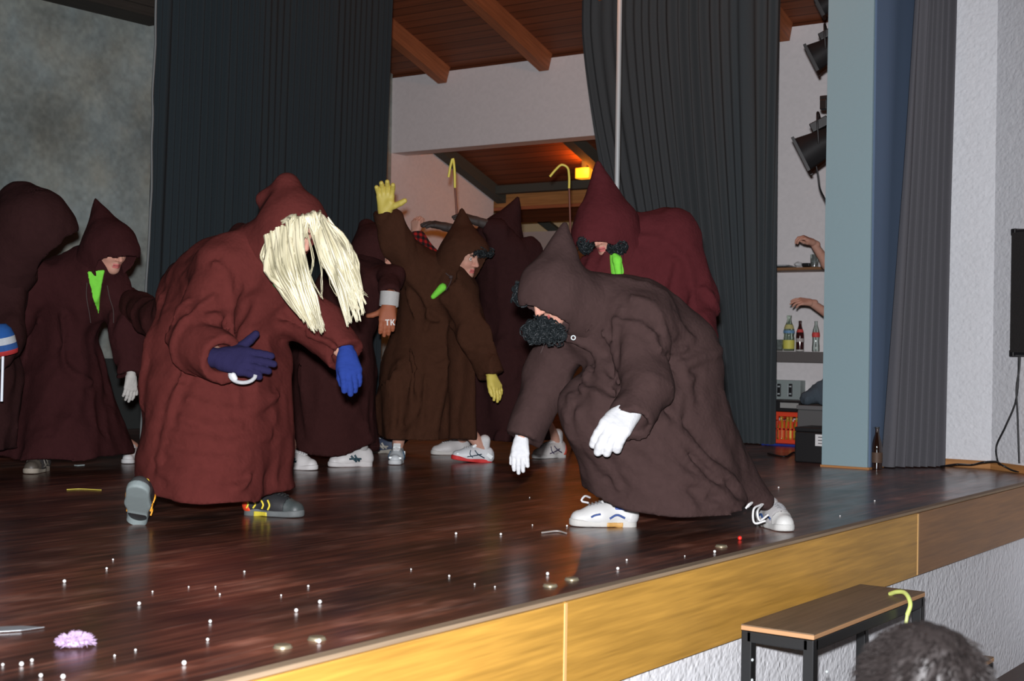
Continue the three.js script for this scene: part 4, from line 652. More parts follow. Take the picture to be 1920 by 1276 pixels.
function person(o) {
  const base = [o.chest[0], 0, o.pelvis[2]], g = thing('person', o.label, 'person', base), L = geo => geo.translate(-base[0], 0, -base[2]);
  const f = norm3(o.face), up = norm3(add3(o.up || [0, 1, 0], f, -dot3(o.up || [0, 1, 0], f)));
  const hm = new THREE.Matrix4().makeBasis(V(up).cross(V(f)).normalize(), V(up), V(f)); hm.setPosition(V(o.head));
  const head = headGeo.clone().applyMatrix4(hm), neckBase = o.neck || lerp3(o.head, o.chest, 0.45), B = [[o.chest, o.pelvis, 0.125, 0.12], [neckBase, o.chest, 0.055, 0.11], [lerp3(o.head, neckBase, 0.4), neckBase, 0.05, 0.058]];
  const arms = o.arms || (o.robe ? o.robe.sleeves : []) || [];
  for (const a of arms) B.push([neckBase, a.sh, 0.06, 0.052], [a.sh, a.el, 0.048, 0.038], [a.el, a.wr, 0.039, 0.027]);
  (o.legs || []).forEach((l, i) => { const s = (o.shoes || [])[i]; if (s) { const k = s.s || 1; l[1] = add3(add3(s.at, norm3(s.dir), -0.056 * k), norm3(s.up || [0, 1, 0]), 0.095 * k); } });
  for (const l of o.legs || []) B.push([o.pelvis, l[0], 0.11, 0.072], [l[0], l[1], 0.058, 0.034]);
  const torso = paint(blob(B, 0.03, 0.014, 0.03), () => SKIN), list = [head, torso];
  for (const h of o.bare || []) list.push(paint(handGeo(h.o).clone().applyMatrix4(frame(h.at, h.dir, h.nrm, h.s || 1)), () => SKIN));
  const body = mesh('body', L(merge(list)), skinMat, g);
  if (o.robe) { if (o.hood) o.robe.bones.push(...(o.robe.sleeves || []).map(a => [neckBase, a.sh, 0.085, (a.r ? a.r[0] : 0.1) * 0.95])); const r = robeField(o.robe); if (o.vneck) { const [a, b, e] = o.vneck.pts, n = norm3(o.vneck.dir), mid = lerp3(lerp3(a, b, 0.5), e, 0.33), ed = [[a, b], [b, e], [e, a]].map(([p, q]) => { const m = norm3(cross3(sub3(q, p), n)); return dot3(m, sub3(mid, p)) > 0 ? { p, m: [-m[0], -m[1], -m[2]] } : { p, m }; }), f2 = p => { let d = r.field(p) - 0.005; for (const q of ed) d = Math.max(d, dot3(q.m, sub3(p, q.p)) - 0.004); return Math.max(d, -dot3(n, sub3(p, mid)) - 0.16); }; const rad = 0.32; mesh('shirt', L(surface(f2, mid.map(v => v - rad), mid.map(v => v + rad), 0.007)), o.vneck.m, g, { label: 'neon green shirt showing in the neckline' }); }
    mesh('robe', L(surface(r.field, r.lo, r.hi, o.robe.cell || 0.015, r.rough, 0.05)), o.cloth, g); }
  if (o.hood) mesh('hood', L(hoodGeo({ H: o.head, f: o.face, up: o.up || [0, 1, 0], neck: neckBase, ...o.hood })), o.cloth, g);
  for (const h of o.gloves || []) { const m = mesh('glove', L(handGeo(h.o).clone().applyMatrix4(frame(h.at, h.dir, h.nrm, h.s || 1.05))), h.m, g, h.label ? { label: h.label } : null); h.mesh = m; if (h.cuff) { const d = norm3(h.dir), c = h.cuff; mesh('cuff', L(taperTube([add3(h.at, d, c[0]), add3(h.at, d, (c[0] + c[1]) / 2), add3(h.at, d, c[1])], () => c[2], 8, 20)), c[3], m); } }
  for (const s of o.shoes || []) shoe(g, base, s.at, s.dir, s);
  if (o.shirt) mesh('shirt', L(blob(o.shirt.bones, 0.03, 0.01)), o.shirt.m, g);
  g.userData.base = undefined; delete g.userData.base;
  return { g, base, L, body, hm };
}
function strands(n, fn, r, mat0) { const l = []; for (let i = 0; i < n; i++) l.push(taperTube(fn(i), t => r * (0.55 + 0.75 * Math.sin(Math.min(1, t * 1.15 + 0.12) * Math.PI)) + 0.0006, 9, 5)); return merge(l); }
function curls(n, centre, r, rad = 0.0038) { const l = []; for (let i = 0; i < n; i++) { const a = rr(0, 6.28), b = Math.acos(rr(-1, 1)), k = Math.cbrt(rr(0.25, 1)), c = [centre[0] + r[0] * k * Math.sin(b) * Math.cos(a), centre[1] + r[1] * k * Math.cos(b), centre[2] + r[2] * k * Math.sin(b) * Math.sin(a)], q = rr(0.009, 0.022), ph = rr(0, 6), ax = norm3([rr(-1, 1), rr(-1, 1), rr(-1, 1)]), u = norm3(cross3(ax, [0.3, 1, 0.2])), v = cross3(ax, u), pts = []; for (let j = 0; j <= 8; j++) { const t = ph + j * 0.85; pts.push(add3(add3(add3(c, u, Math.cos(t) * q), v, Math.sin(t) * q), ax, (j - 4) * 0.0045)); } l.push(taperTube(pts, t => rad * (1 - 0.6 * t), 14, 5)); } return merge(l); }
const neon = cloth([0.22, 0.75, 0.07], { roughness: 0.8 });
const hairBlack = std([0.016, 0.02, 0.022], { roughness: 0.4, specularIntensity: 0.4 });
const cordMat = std([0.05, 0.03, 0.028], { roughness: 0.8 });
// ---------------------------------------------------------------- the people
const RIGHT = [0.585,0,0.811], CAM = [-0.811,0,0.585];
const whiteGlove = cloth([0.66, 0.67, 0.69]), greyGlove = cloth([0.52, 0.5, 0.47], { sheen: 0 }), navyGlove = cloth([0.02, 0.017, 0.055]), blueGlove = cloth([0.022, 0.048, 0.24]), darkGlove = leather([0.035, 0.025, 0.022], { roughness: 0.7 });
const yellowGlove = leather([0.62, 0.5, 0.1], { roughness: 0.55 }), tanGlove = leather([0.33, 0.1, 0.045], { roughness: 0.7 });

{ // the one with the blond wig
  const p = person({
    label: 'person in reddish brown hooded robe with long blond wig and dark blue gloves, striding forward', cloth: cloth([0.0951, 0.0203, 0.0177]),
    head: [4.042,1.195,-4.002], face: [0.08,-0.551,0.831], up: [0.193,0.944,0.268], neck: [4.059,1.094,-4.185], chest: [4.05,0.943,-4.334], pelvis: [4.092,0.596,-4.5],
    hood: { tip: [4.059,1.363,-4.046], rt: 0.045, extra: [[[4.042,1.195,-4.002], [4.05,1.303,-4.162], 0.11, 0.03], [[4.057,1.358,-4.049], [4.042,1.316,-4.173], 0.04, 0.025]], R: 0.125, brim: 0.05, open: 0.115, drop: 0.55, seed: 4, wide: 0.14 },
    legs: [[[3.867,0.381,-4.47], [3.71,0.143,-4.467]], [[4.173,0.373,-4.388], [4.265,0.076,-4.348]]],
    robe: {
      cell: 0.0135, seed: 2, fold: 0.012, hem: 0.12, hemTilt: add3([0, 0, 0], [-0.084,0,-0.996], 0.1), hemAt: [3.925,0.106,-4.306], k: 0.12, axis: [0.402,-0.238,0.884], stretch: 0.35, freq: 3.4,
      bones: [[[4.057,0.921,-4.325], [4.063,0.62,-4.454], 0.185, 0.25], [[4.057,1.083,-4.204], [4.043,0.954,-4.343], 0.12, 0.185], [[4.081,0.912,-4.513], [4.077,0.709,-4.52], 0.17, 0.22], [[4.064,0.598,-4.454], [3.865,0.054,-4.476], 0.25, 0.165], [[4.077,0.597,-4.469], [4.188,0.013,-4.37], 0.25, 0.165], [[3.992,0.468,-4.382], [3.861,0.029,-4.258], 0.25, 0.2], [[4.096,0.599,-4.408], [4.194,0.043,-4.275], 0.2, 0.1], [[4.127,1.049,-4.501], [4.103,0.913,-4.654], 0.13, 0.14]],
      sleeves: [{ sh: [3.919,1.033,-4.242], el: [3.76,0.731,-4.224], wr: [3.707,0.668,-4.025], r: [0.12, 0.115, 0.085], drop: 0.05 }, { sh: [4.21,0.915,-4.248], el: [4.273,0.805,-4.076], wr: [4.276,0.679,-3.918], r: [0.13, 0.105, 0.08] }],
      creases: [{ pts: [[3.774,0.795,-4.171], [3.742,0.688,-4.301], [3.789,0.571,-4.321]], a: 0.02, w: 0.025 }, { pts: [[3.918,0.904,-4.192], [3.887,0.733,-4.185]], a: 0.014, w: 0.03 }, { pts: [[4.12,0.519,-4.118], [3.915,0.448,-4.148]], a: 0.014, w: 0.03 }, { pts: [[4.049,0.358,-4.133], [3.82,0.322,-4.195], [3.767,0.359,-4.353]], a: 0.014, w: 0.03 }, { pts: [[4.189,0.204,-4.196], [3.905,0.171,-4.162], [3.76,0.205,-4.279]], a: 0.016, w: 0.025 }, { pts: [[3.936,0.907,-4.629], [3.859,0.707,-4.566], [3.809,0.467,-4.551]], a: 0.015, w: 0.03 }, { pts: [[3.77,0.815,-4.176], [3.804,0.841,-4.129], [3.841,0.809,-4.078]], a: 0.013, w: 0.022 }, { pts: [[3.746,0.79,-4.209], [3.732,0.71,-4.229], [3.748,0.627,-4.208]], a: 0.013, w: 0.022 }, { pts: [[3.779,0.899,-4.163], [3.753,0.836,-4.2], [3.746,0.752,-4.209]], a: 0.013, w: 0.022 }, { pts: [[3.775,1.049,-4.168], [3.814,0.994,-4.114], [3.83,0.9,-4.092]], a: 0.013, w: 0.022 }, { pts: [[3.861,0.943,-4.049], [3.847,0.817,-4.069], [3.842,0.734,-4.077]], a: 0.013, w: 0.022 }, { pts: [[3.926,0.82,-3.96], [3.902,0.736,-3.992], [3.91,0.632,-3.983]], a: 0.013, w: 0.022 }, { pts: [[3.718,0.897,-4.248], [3.695,0.813,-4.281], [3.686,0.73,-4.293]], a: 0.013, w: 0.022 }, { pts: [[3.673,0.604,-4.312], [3.653,0.416,-4.341], [3.634,0.27,-4.368]], a: 0.013, w: 0.022 }, { pts: [[3.716,0.512,-4.252], [3.808,0.473,-4.125], [3.911,0.517,-3.982]], a: 0.013, w: 0.022 }, { pts: [[3.699,0.438,-4.277], [3.784,0.399,-4.158], [3.869,0.422,-4.04]], a: 0.013, w: 0.022 }, { pts: [[3.664,0.312,-4.326], [3.762,0.269,-4.19], [3.847,0.28,-4.072]], a: 0.013, w: 0.022 }, { pts: [[3.811,0.733,-4.119], [3.787,0.701,-4.153], [3.782,0.628,-4.16]], a: 0.013, w: 0.022 }, { pts: [[3.975,0.821,-3.892], [4.024,0.739,-3.823], [4.05,0.635,-3.788]], a: 0.013, w: 0.022 }, { pts: [[3.95,0.799,-3.925], [4.012,0.77,-3.841]], a: 0.013, w: 0.022 }, { pts: [[3.64,0.229,-4.359], [3.738,0.179,-4.223], [3.836,0.161,-4.088], [3.933,0.215,-3.953]], a: 0.013, w: 0.022 }],
    },
    gloves: [{ at: [3.709,0.668,-4.039], dir: [0.368,-0.116,0.923], nrm: [-0.707,0.329,0.626], o: { ts: -1, curl: [0.18, 0.15, 0.15, 0.2], spread: 0.05, thumb: 0.95, thumbCurl: -0.05, fat: 0.004 }, m: navyGlove, s: 1.22, label: 'dark navy knitted glove' }, { at: [4.279,0.692,-3.915], dir: [-0.178,-0.884,0.433], nrm: [-0.544,0.314,0.778], o: { ts: 1, curl: [0.3, 0.25, 0.35, 0.4], spread: 0.0, thumb: 0.35, fat: 0.005 }, m: blueGlove, s: 1.02, label: 'bright blue knitted glove' }],
    shoes: [{ at: [3.615,0.072,-4.394], dir: [-0.499,0.582,0.642], up: [0.524,0.793,-0.31], c: [0.02, 0.02, 0.022], sole: [0.2, 0.24, 0.24], accent: [0.85, 0.35, 0.02], stripe: 'flame', lace: [0.8, 0.6, 0.05], toe: [0.05, 0.05, 0.05], s: 1.05, label: 'black shoe with flame pattern, grey sole turned to the viewer' }, { at: [4.242,0,-4.304], dir: [0.284,0,0.959], c: [0.02, 0.02, 0.022], sole: [0.11, 0.12, 0.12], accent: [0.75, 0.6, 0.05], stripe: 'flame', lace: [0.03, 0.03, 0.03], toe: [0.045, 0.055, 0.055], heel: [0.7, 0.06, 0.02], arch: [0.6, 0.5, 0.05], label: 'black shoe with red and yellow heel' }],
  });
  const { g, L } = p; srand(11);
  const wigMat = std([0.8, 0.76, 0.54], { roughness: 0.32, specularIntensity: 1, vertexColors: true });
  // each lock is a clump of strands on one wavering path
  const lock = (r0, r1, m0, m1, t0, t1, n, d, per, R) => { const l = []; for (let i = 0; i < n; i++) { const u = (i + rr(0.1, 0.9)) / n, j = k => [rr(-k, k), rr(-k, k), rr(-k, k)], a = add3(lerp3(r0, r1, u), j(d * 0.5)), b = add3(lerp3(m0, m1, Math.min(1, Math.max(0, u + rr(-0.12, 0.12)))), j(d)), e = add3(lerp3(t0, t1, Math.min(1, Math.max(0, u + rr(-0.2, 0.2)))), [rr(-d, d), rr(-1.5 * d, 3.5 * d), rr(-d, d)]), w = add3(lerp3(b, e, 0.5), j(d * 0.9)); for (let k = 0; k < per; k++) { const s = 0.006; l.push(taperTube([add3(a, j(s)), add3(b, j(s * 1.3)), add3(w, j(s * 1.3)), add3(e, j(s * 0.9))], t => R * rr(0.85, 1.15) * (0.6 + 0.7 * Math.sin(Math.min(1, t * 1.1 + 0.15) * Math.PI)) * (1 - 0.9 * t ** 7) + 0.0006, 10, 5)); } } return merge(l); };
  const tint = gq => paint(gq, q => { const k = 0.72 + 0.34 * noise3(q[0] * 55, q[1] * 6, q[2] * 55) + 0.2 * noise3(q[0] * 14, q[1] * 10, q[2] * 14); return [k, k * 0.97, k * (0.78 + 0.2 * k)]; });
  const wig = merge([
    lock([3.852,1.143,-3.958], [3.905,1.212,-3.816], [3.823,1.011,-3.897], [3.863,1.041,-3.754], [3.881,0.803,-3.783], [3.902,0.783,-3.702], 24, 0.011, 7, 0.0055),
    lock([3.898,1.14,-3.997], [3.905,1.183,-3.918], [3.858,1.058,-3.984], [3.866,1.024,-3.904], [3.866,1.015,-3.973], [3.916,0.881,-3.836], 10, 0.012, 5, 0.004),
    lock([3.977,1.227,-3.818], [4.016,1.212,-3.798], [3.954,1.087,-3.748], [4.049,1.071,-3.719], [4.008,0.798,-3.675], [4.095,0.855,-3.656], 18, 0.013, 7, 0.005),
    lock([4.021,1.23,-3.825], [4.073,1.214,-3.84], [4.073,1.136,-3.753], [4.141,1.056,-3.746], [4.09,0.907,-3.697], [4.125,0.887,-3.683], 8, 0.012, 4, 0.0035),
    lock([3.917,1.201,-3.936], [4.004,1.241,-3.815], [3.894,1.213,-3.865], [3.958,1.223,-3.776], [3.863,1.125,-3.874], [3.966,1.149,-3.766], 12, 0.008, 6, 0.005),
    lock([3.946,1.216,-3.93], [4.025,1.228,-3.82], [3.888,1.025,-3.926], [4.057,1.03,-3.691], [3.914,0.84,-3.805], [4.088,0.845,-3.649], 16, 0.024, 3, 0.0009),
  ]);
  mesh('wig', L(tint(wig)), wigMat, g, { label: 'long pale blond wig' });
  mesh('collar', L(tube([[4.005,0.966,-4.054], [4.001,0.948,-4.026], [4.011,0.923,-4.012]], 0.012, 10, 8)), cloth([0.05, 0.4, 0.1]), g);
  const ring = []; for (let i = 0; i <= 10; i++) { const a = Math.PI * (0.95 + i / 10 * 1.05), c = [3.709,0.61,-3.919]; ring.push(add3(add3(c, RIGHT, Math.cos(a) * 0.048), [0, 1, 0], Math.sin(a) * 0.03)); }
  const rg = thing('white_ring_handle', 'white plastic ring handle held under the dark navy glove', 'handle', ring[0]); mesh('ring', tube(ring.map(q => sub3(q, ring[0])), 0.0075, 30, 8), whiteGlove, rg); mesh('knob', blob([[sub3([3.688,0.607,-3.948], ring[0]), sub3([3.692,0.595,-3.943], ring[0]), 0.011, 0.011]], 0.01, 0.004), whiteGlove, rg);
}
{ // the bent one in the right foreground
  const p = person({
    label: 'person in grey brown hooded robe bending low with white gloves and white sneakers, right foreground', cloth: cloth([0.0551, 0.0321, 0.0302]),
    head: [4.598,0.959,-3.112], face: [-0.635,-0.631,-0.446], up: [0.058,0.995,0.081], neck: [4.777,0.884,-3.035], chest: [4.914,0.823,-2.93], pelvis: [5.105,0.541,-2.872],
    hood: { f: [-0.41,-0.841,-0.353], H: [4.61,0.947,-3.112], tip: [4.678,1.222,-3.119], rt: 0.012, R: 0.134, brim: 0.04, open: 0.1, drop: 0.2, seed: 9, wide: 0.15 },
    arms: [{ sh: [4.765,0.821,-2.829], el: [4.67,0.595,-2.723], wr: [4.557,0.509,-2.725] }, { sh: [4.849,0.799,-3.157], el: [4.83,0.621,-3.287], wr: [4.702,0.37,-3.329] }],
    legs: [[[4.775,0.435,-3.039], [4.914,0.126,-3.018]], [[5.116,0.31,-2.652], [5.186,0.091,-2.487]]],
    robe: {
      cell: 0.0135, seed: 5, fold: 0.015, hem: 0.085, hemBumps: [[[4.841,0.087,-3.035], 0.16, 0.06], [[5.159,0.088,-2.423], 0.16, 0.07]], k: 0.1, axis: [0.468,-0.6,0.649], stretch: 0.28, freq: 3.8, hemTilt: [-0.298,0,-0.955].map(v => v * 0.07), hemAt: [4.948,0.104,-2.715],
      bones: [[[4.897,0.819,-2.919], [5.051,0.691,-2.827], 0.18, 0.18], [[5.043,0.691,-2.837], [5.098,0.529,-2.881], 0.175, 0.165], [[4.783,0.895,-3.026], [4.897,0.823,-2.919], 0.11, 0.17], [[4.689,0.856,-3.071], [4.796,0.838,-3.008], 0.095, 0.13], [[5.024,0.543,-2.864], [4.77,0.47,-2.96], 0.17, 0.165], [[4.77,0.47,-2.96], [4.938,0.017,-2.985], 0.165, 0.11], [[5.081,0.53,-2.871], [5.322,0.003,-2.607], 0.16, 0.085], [[5.162,0.326,-2.725], [5.308,0.091,-2.626], 0.13, 0.1], [[4.912,0.545,-2.849], [4.911,0.004,-2.681], 0.17, 0.16], [[4.844,0.504,-2.858], [4.868,0.027,-2.826], 0.16, 0.15], [[5.045,0.416,-2.75], [5.029,0.032,-2.603], 0.15, 0.12]],
      sleeves: [{ sh: [4.765,0.821,-2.829], el: [4.67,0.595,-2.723], wr: [4.528,0.449,-2.698], r: [0.115, 0.085, 0.08], drop: 0.1 }, { sh: [4.849,0.799,-3.157], el: [4.83,0.621,-3.287], wr: [4.707,0.363,-3.322], r: [0.1, 0.09, 0.062] }],
      creases: [{ pts: [[4.686,0.818,-3.076], [4.659,0.651,-2.943], [4.666,0.55,-2.848]], a: 0.02, w: 0.025 }, { pts: [[4.669,0.798,-2.928], [4.64,0.593,-2.798]], a: 0.016, w: 0.025 }, { pts: [[4.611,0.588,-3.01], [4.629,0.539,-2.899], [4.733,0.487,-2.84]], a: 0.014, w: 0.025 }, { pts: [[4.776,0.488,-2.781], [4.881,0.324,-2.635], [5.121,0.151,-2.475]], a: 0.022, w: 0.028 }, { pts: [[4.691,0.406,-2.813], [4.763,0.267,-2.663], [4.981,0.16,-2.498]], a: 0.018, w: 0.028 }, { pts: [[5.092,0.72,-2.683], [4.917,0.654,-2.756], [4.894,0.505,-2.789]], a: 0.018, w: 0.028 }, { pts: [[4.846,0.844,-2.768], [4.953,0.761,-2.705]], a: 0.014, w: 0.025 }, { pts: [[4.65,0.839,-2.868], [4.686,0.799,-2.734], [4.699,0.718,-2.716]], a: 0.016, w: 0.022 }, { pts: [[4.778,0.167,-3.036], [4.762,0.133,-2.802], [4.839,0.121,-2.609], [5.063,0.135,-2.47]], a: 0.012, w: 0.02 }, { pts: [[4.692,0.923,-2.811], [4.741,0.862,-2.743], [4.754,0.759,-2.725]], a: 0.012, w: 0.022 }, { pts: [[4.668,0.881,-2.844], [4.651,0.756,-2.867], [4.67,0.654,-2.841]], a: 0.012, w: 0.022 }, { pts: [[4.747,0.8,-2.734], [4.786,0.76,-2.68], [4.821,0.658,-2.632]], a: 0.012, w: 0.022 }, { pts: [[4.718,0.758,-2.775], [4.754,0.728,-2.725], [4.772,0.76,-2.7]], a: 0.012, w: 0.022 }, { pts: [[4.707,0.655,-2.791], [4.755,0.635,-2.724]], a: 0.012, w: 0.022 }, { pts: [[4.702,0.572,-2.798], [4.744,0.542,-2.739]], a: 0.012, w: 0.022 }, { pts: [[4.775,0.512,-2.697], [4.873,0.329,-2.561], [4.959,0.207,-2.443]], a: 0.012, w: 0.022 }, { pts: [[4.763,0.429,-2.713], [4.862,0.246,-2.577], [4.948,0.155,-2.459]], a: 0.012, w: 0.022 }, { pts: [[4.668,0.323,-2.846], [4.754,0.222,-2.728], [4.863,0.163,-2.576]], a: 0.012, w: 0.022 }, { pts: [[4.595,0.425,-2.948], [4.62,0.281,-2.912], [4.658,0.178,-2.861]], a: 0.012, w: 0.022 }, { pts: [[4.57,0.486,-2.982], [4.583,0.342,-2.963], [4.615,0.219,-2.92]], a: 0.012, w: 0.022 }, { pts: [[4.876,0.638,-2.556], [4.834,0.575,-2.614], [4.8,0.43,-2.663]], a: 0.012, w: 0.022 }, { pts: [[4.863,0.741,-2.574], [4.809,0.699,-2.649], [4.779,0.636,-2.69]], a: 0.012, w: 0.022 }, { pts: [[4.64,0.653,-2.883], [4.69,0.51,-2.815]], a: 0.012, w: 0.022 }, { pts: [[4.507,0.711,-3.068], [4.544,0.65,-3.017], [4.563,0.589,-2.991]], a: 0.012, w: 0.022 }, { pts: [[4.472,0.586,-3.117], [4.509,0.546,-3.066]], a: 0.012, w: 0.022 }, { pts: [[4.461,0.483,-3.132], [4.498,0.443,-3.082]], a: 0.012, w: 0.022 }, { pts: [[4.613,0.921,-2.92], [4.602,0.838,-2.935], [4.573,0.754,-2.976]], a: 0.012, w: 0.022 }],
    },
    gloves: [{ at: [4.537,0.501,-2.72], dir: [-0.751,-0.641,-0.159], nrm: [-0.821,0.458,0.341], o: { ts: 1, curl: [0.4, 0.42, 0.45, 0.5], spread: 0.03, thumb: 0.2, thumbCurl: 0.1, fat: 0.006, cuffR: 0.032, cuff: 0.07 }, m: whiteGlove, s: 1.26, label: 'white glove seen from the back' }, { at: [4.7,0.354,-3.332], dir: [-0.25,-0.957,0.145], nrm: [-0.908,0.276,0.314], o: { ts: 1, curl: [0.25, 0.2, 0.15, 0.2], spread: 0.04, thumb: 0.5, fat: 0.003 }, m: whiteGlove, s: 0.82, label: 'white glove with fingers pointing down' }],
    shoes: [{ at: [4.926,0,-3.049], dir: [-0.677,0,-0.736], c: [0.56, 0.56, 0.55], sole: [0.5, 0.49, 0.46], accent: [0.03, 0.07, 0.25], stripe: 'wave', collar: [0.03, 0.07, 0.3], arch: [0.5, 0.28, 0.08], lace: [0.3, 0.3, 0.31], heel: [0.58, 0.58, 0.57], label: 'white sneaker with blue collar seen from the side' }, { at: [5.367,0,-2.519], dir: [-0.667,0,0.745], c: [0.52, 0.51, 0.51], sole: [0.52, 0.52, 0.5], accent: [0.03, 0.08, 0.25], stripe: 'wave', toe: [0.6, 0.6, 0.58], lace: [0.3, 0.3, 0.31], label: 'white sneaker with toe towards the viewer' }],
  });
  const { g, L } = p; srand(21);
  mesh('beard', L(merge([curls(170, [4.529,0.794,-3.122], [0.075, 0.042, 0.07]), curls(60, [4.537,0.778,-3.077], [0.05, 0.035, 0.05])])), hairBlack, g, { label: 'curly black false beard' });
  mesh('hair', L(merge([curls(60, [4.535,0.945,-3.216], [0.016, 0.045, 0.04], 0.005)])), hairBlack, g);
  const loop = (a, b, c, d) => L(tube([a, b, c, d], 0.0045, 24, 6));
  const lm = leather([0.75, 0.75, 0.75]);
  mesh('shoelace_loop', loop([4.816,0.125,-3.069], [4.77,0.134,-3.065], [4.746,0.118,-3.064], [4.779,0.108,-3.053]), lm, g); mesh('shoelace_loop', loop([5.085,0.125,-2.439], [5.021,0.109,-2.442], [5.024,0.057,-2.438], [5.049,0.066,-2.404]), lm, g); mesh('shoelace_loop', loop([5.003,0.113,-2.467], [5.01,0.129,-2.457], [5.036,0.134,-2.456], [5.008,0.119,-2.461]), lm, g); mesh('shoelace_loop', loop([5.088,0.125,-2.435], [5.012,0.101,-2.421], [5.017,0.07,-2.414], [5.055,0.089,-2.396]), lm, g);
  mesh('cord_end', L(blob([[[4.741,0.689,-3.274], [4.738,0.678,-3.278], 0.007, 0.006]], 0.01, 0.003)), mat.steel, g); mesh('cord', L(tube([[4.713,0.775,-3.209], [4.731,0.727,-3.253], [4.739,0.683,-3.276]], 0.004, 12, 5)), cordMat, g);
  mesh('eyelet', L(new THREE.TorusGeometry(0.008, 0.0025, 8, 16).applyMatrix4(frame([4.577,0.769,-3.004], [0,1,0], [-0.811,0,0.585]))), mat.steel, g);
}
{ // tall maroon one behind
  const p = person({
    label: 'person in tall pointed maroon hood and green collar standing behind the bending one', cloth: cloth([0.0886, 0.0171, 0.0203]),
    head: [6.034,1.326,-3.768], face: [-0.903,-0.42,-0.089], up: [-0.029,0.999,-0.041], neck: [6.134,1.183,-3.732], chest: [6.273,1.025,-3.695], pelvis: [6.401,0.626,-3.689],
    hood: { f: [-0.653,-0.744,-0.142], tip: [6.021,1.661,-3.82], rt: 0.014, R: 0.16, brim: 0.07, open: 0.118, drop: 0.36, seed: 14, wide: 0.15 },
    legs: [[[6.477,0.354,-3.5], [6.537,0.037,-3.418]], [[6.197,0.354,-3.717], [6.212,0.035,-3.784]]],
    robe: {
      seed: 8, fold: 0.02, hem: 0.16, k: 0.12, bones: [[[6.273,1.039,-3.695], [6.401,0.626,-3.689], 0.2, 0.2], [[6.188,1.199,-3.727], [6.288,1.067,-3.673], 0.12, 0.2], [[6.203,1.287,-3.705], [6.271,1.292,-3.542], 0.13, 0.115], [[6.461,0.628,-3.606], [6.564,0.093,-3.38], 0.17, 0.15], [[6.413,0.627,-3.674], [6.513,0.078,-3.452], 0.2, 0.155], [[6.401,0.626,-3.689], [6.271,-0.011,-3.787], 0.2, 0.17], [[6.358,0.627,-3.664], [6.313,0.002,-3.559], 0.2, 0.18]],
      sleeves: [{ sh: [6.273,1.294,-3.522], el: [6.309,0.97,-3.389], wr: [6.19,0.768,-3.298], r: [0.115, 0.105, 0.075] }, { sh: [6.043,1.085,-3.842], el: [5.956,0.866,-3.879], wr: [5.871,0.654,-3.741], r: [0.11, 0.09, 0.075] }],
      neckline: [[[5.951,1.184,-3.661], [5.923,1.102,-3.633], 0.04, 0.026]],
      creases: [{ pts: [[6.133,1.137,-3.461], [6.119,0.977,-3.481]], a: 0.02, w: 0.03 }, { pts: [[6.234,1.033,-3.32], [6.32,0.903,-3.288]], a: 0.018, w: 0.03 }, { pts: [[6.45,0.552,-3.365], [6.509,0.28,-3.285]], a: 0.02, w: 0.04 }, { pts: [[6.046,1.293,-3.581], [6.108,1.268,-3.495], [6.163,1.19,-3.419]], a: 0.014, w: 0.028 }, { pts: [[6.178,1.191,-3.397], [6.203,1.032,-3.363], [6.198,0.873,-3.372]], a: 0.014, w: 0.028 }, { pts: [[6.064,1.029,-3.557], [6.112,0.924,-3.491]], a: 0.014, w: 0.028 }, { pts: [[6.244,0.874,-3.308], [6.276,0.769,-3.264]], a: 0.014, w: 0.028 }, { pts: [[6.016,1.133,-3.623], [6.033,1.028,-3.6]], a: 0.014, w: 0.028 }],
    },
    shirt: { bones: [[[6.033,1.184,-3.702], [6.028,1.114,-3.692], 0.045, 0.04], [[5.938,1.188,-3.662], [5.939,1.164,-3.644], 0.012, 0.012], [[5.938,1.161,-3.646], [5.939,1.093,-3.636], 0.022, 0.018]], m: neon },
    shoes: [{ at: [6.223,0,-3.252], dir: [-0.681,0,0.732], c: [0.7, 0.7, 0.7] }, { at: [5.948,0,-3.607], dir: [-0.97,0,0.241], c: [0.7, 0.7, 0.7] }],
  }); srand(23);
  mesh('hair', p.L(merge([curls(60, [5.871,1.245,-3.789], [0.03, 0.04, 0.03], 0.006), curls(70, [5.973,1.23,-3.666], [0.035, 0.022, 0.04], 0.006)])), hairBlack, p.g, { label: 'black hair framing the face' });
}
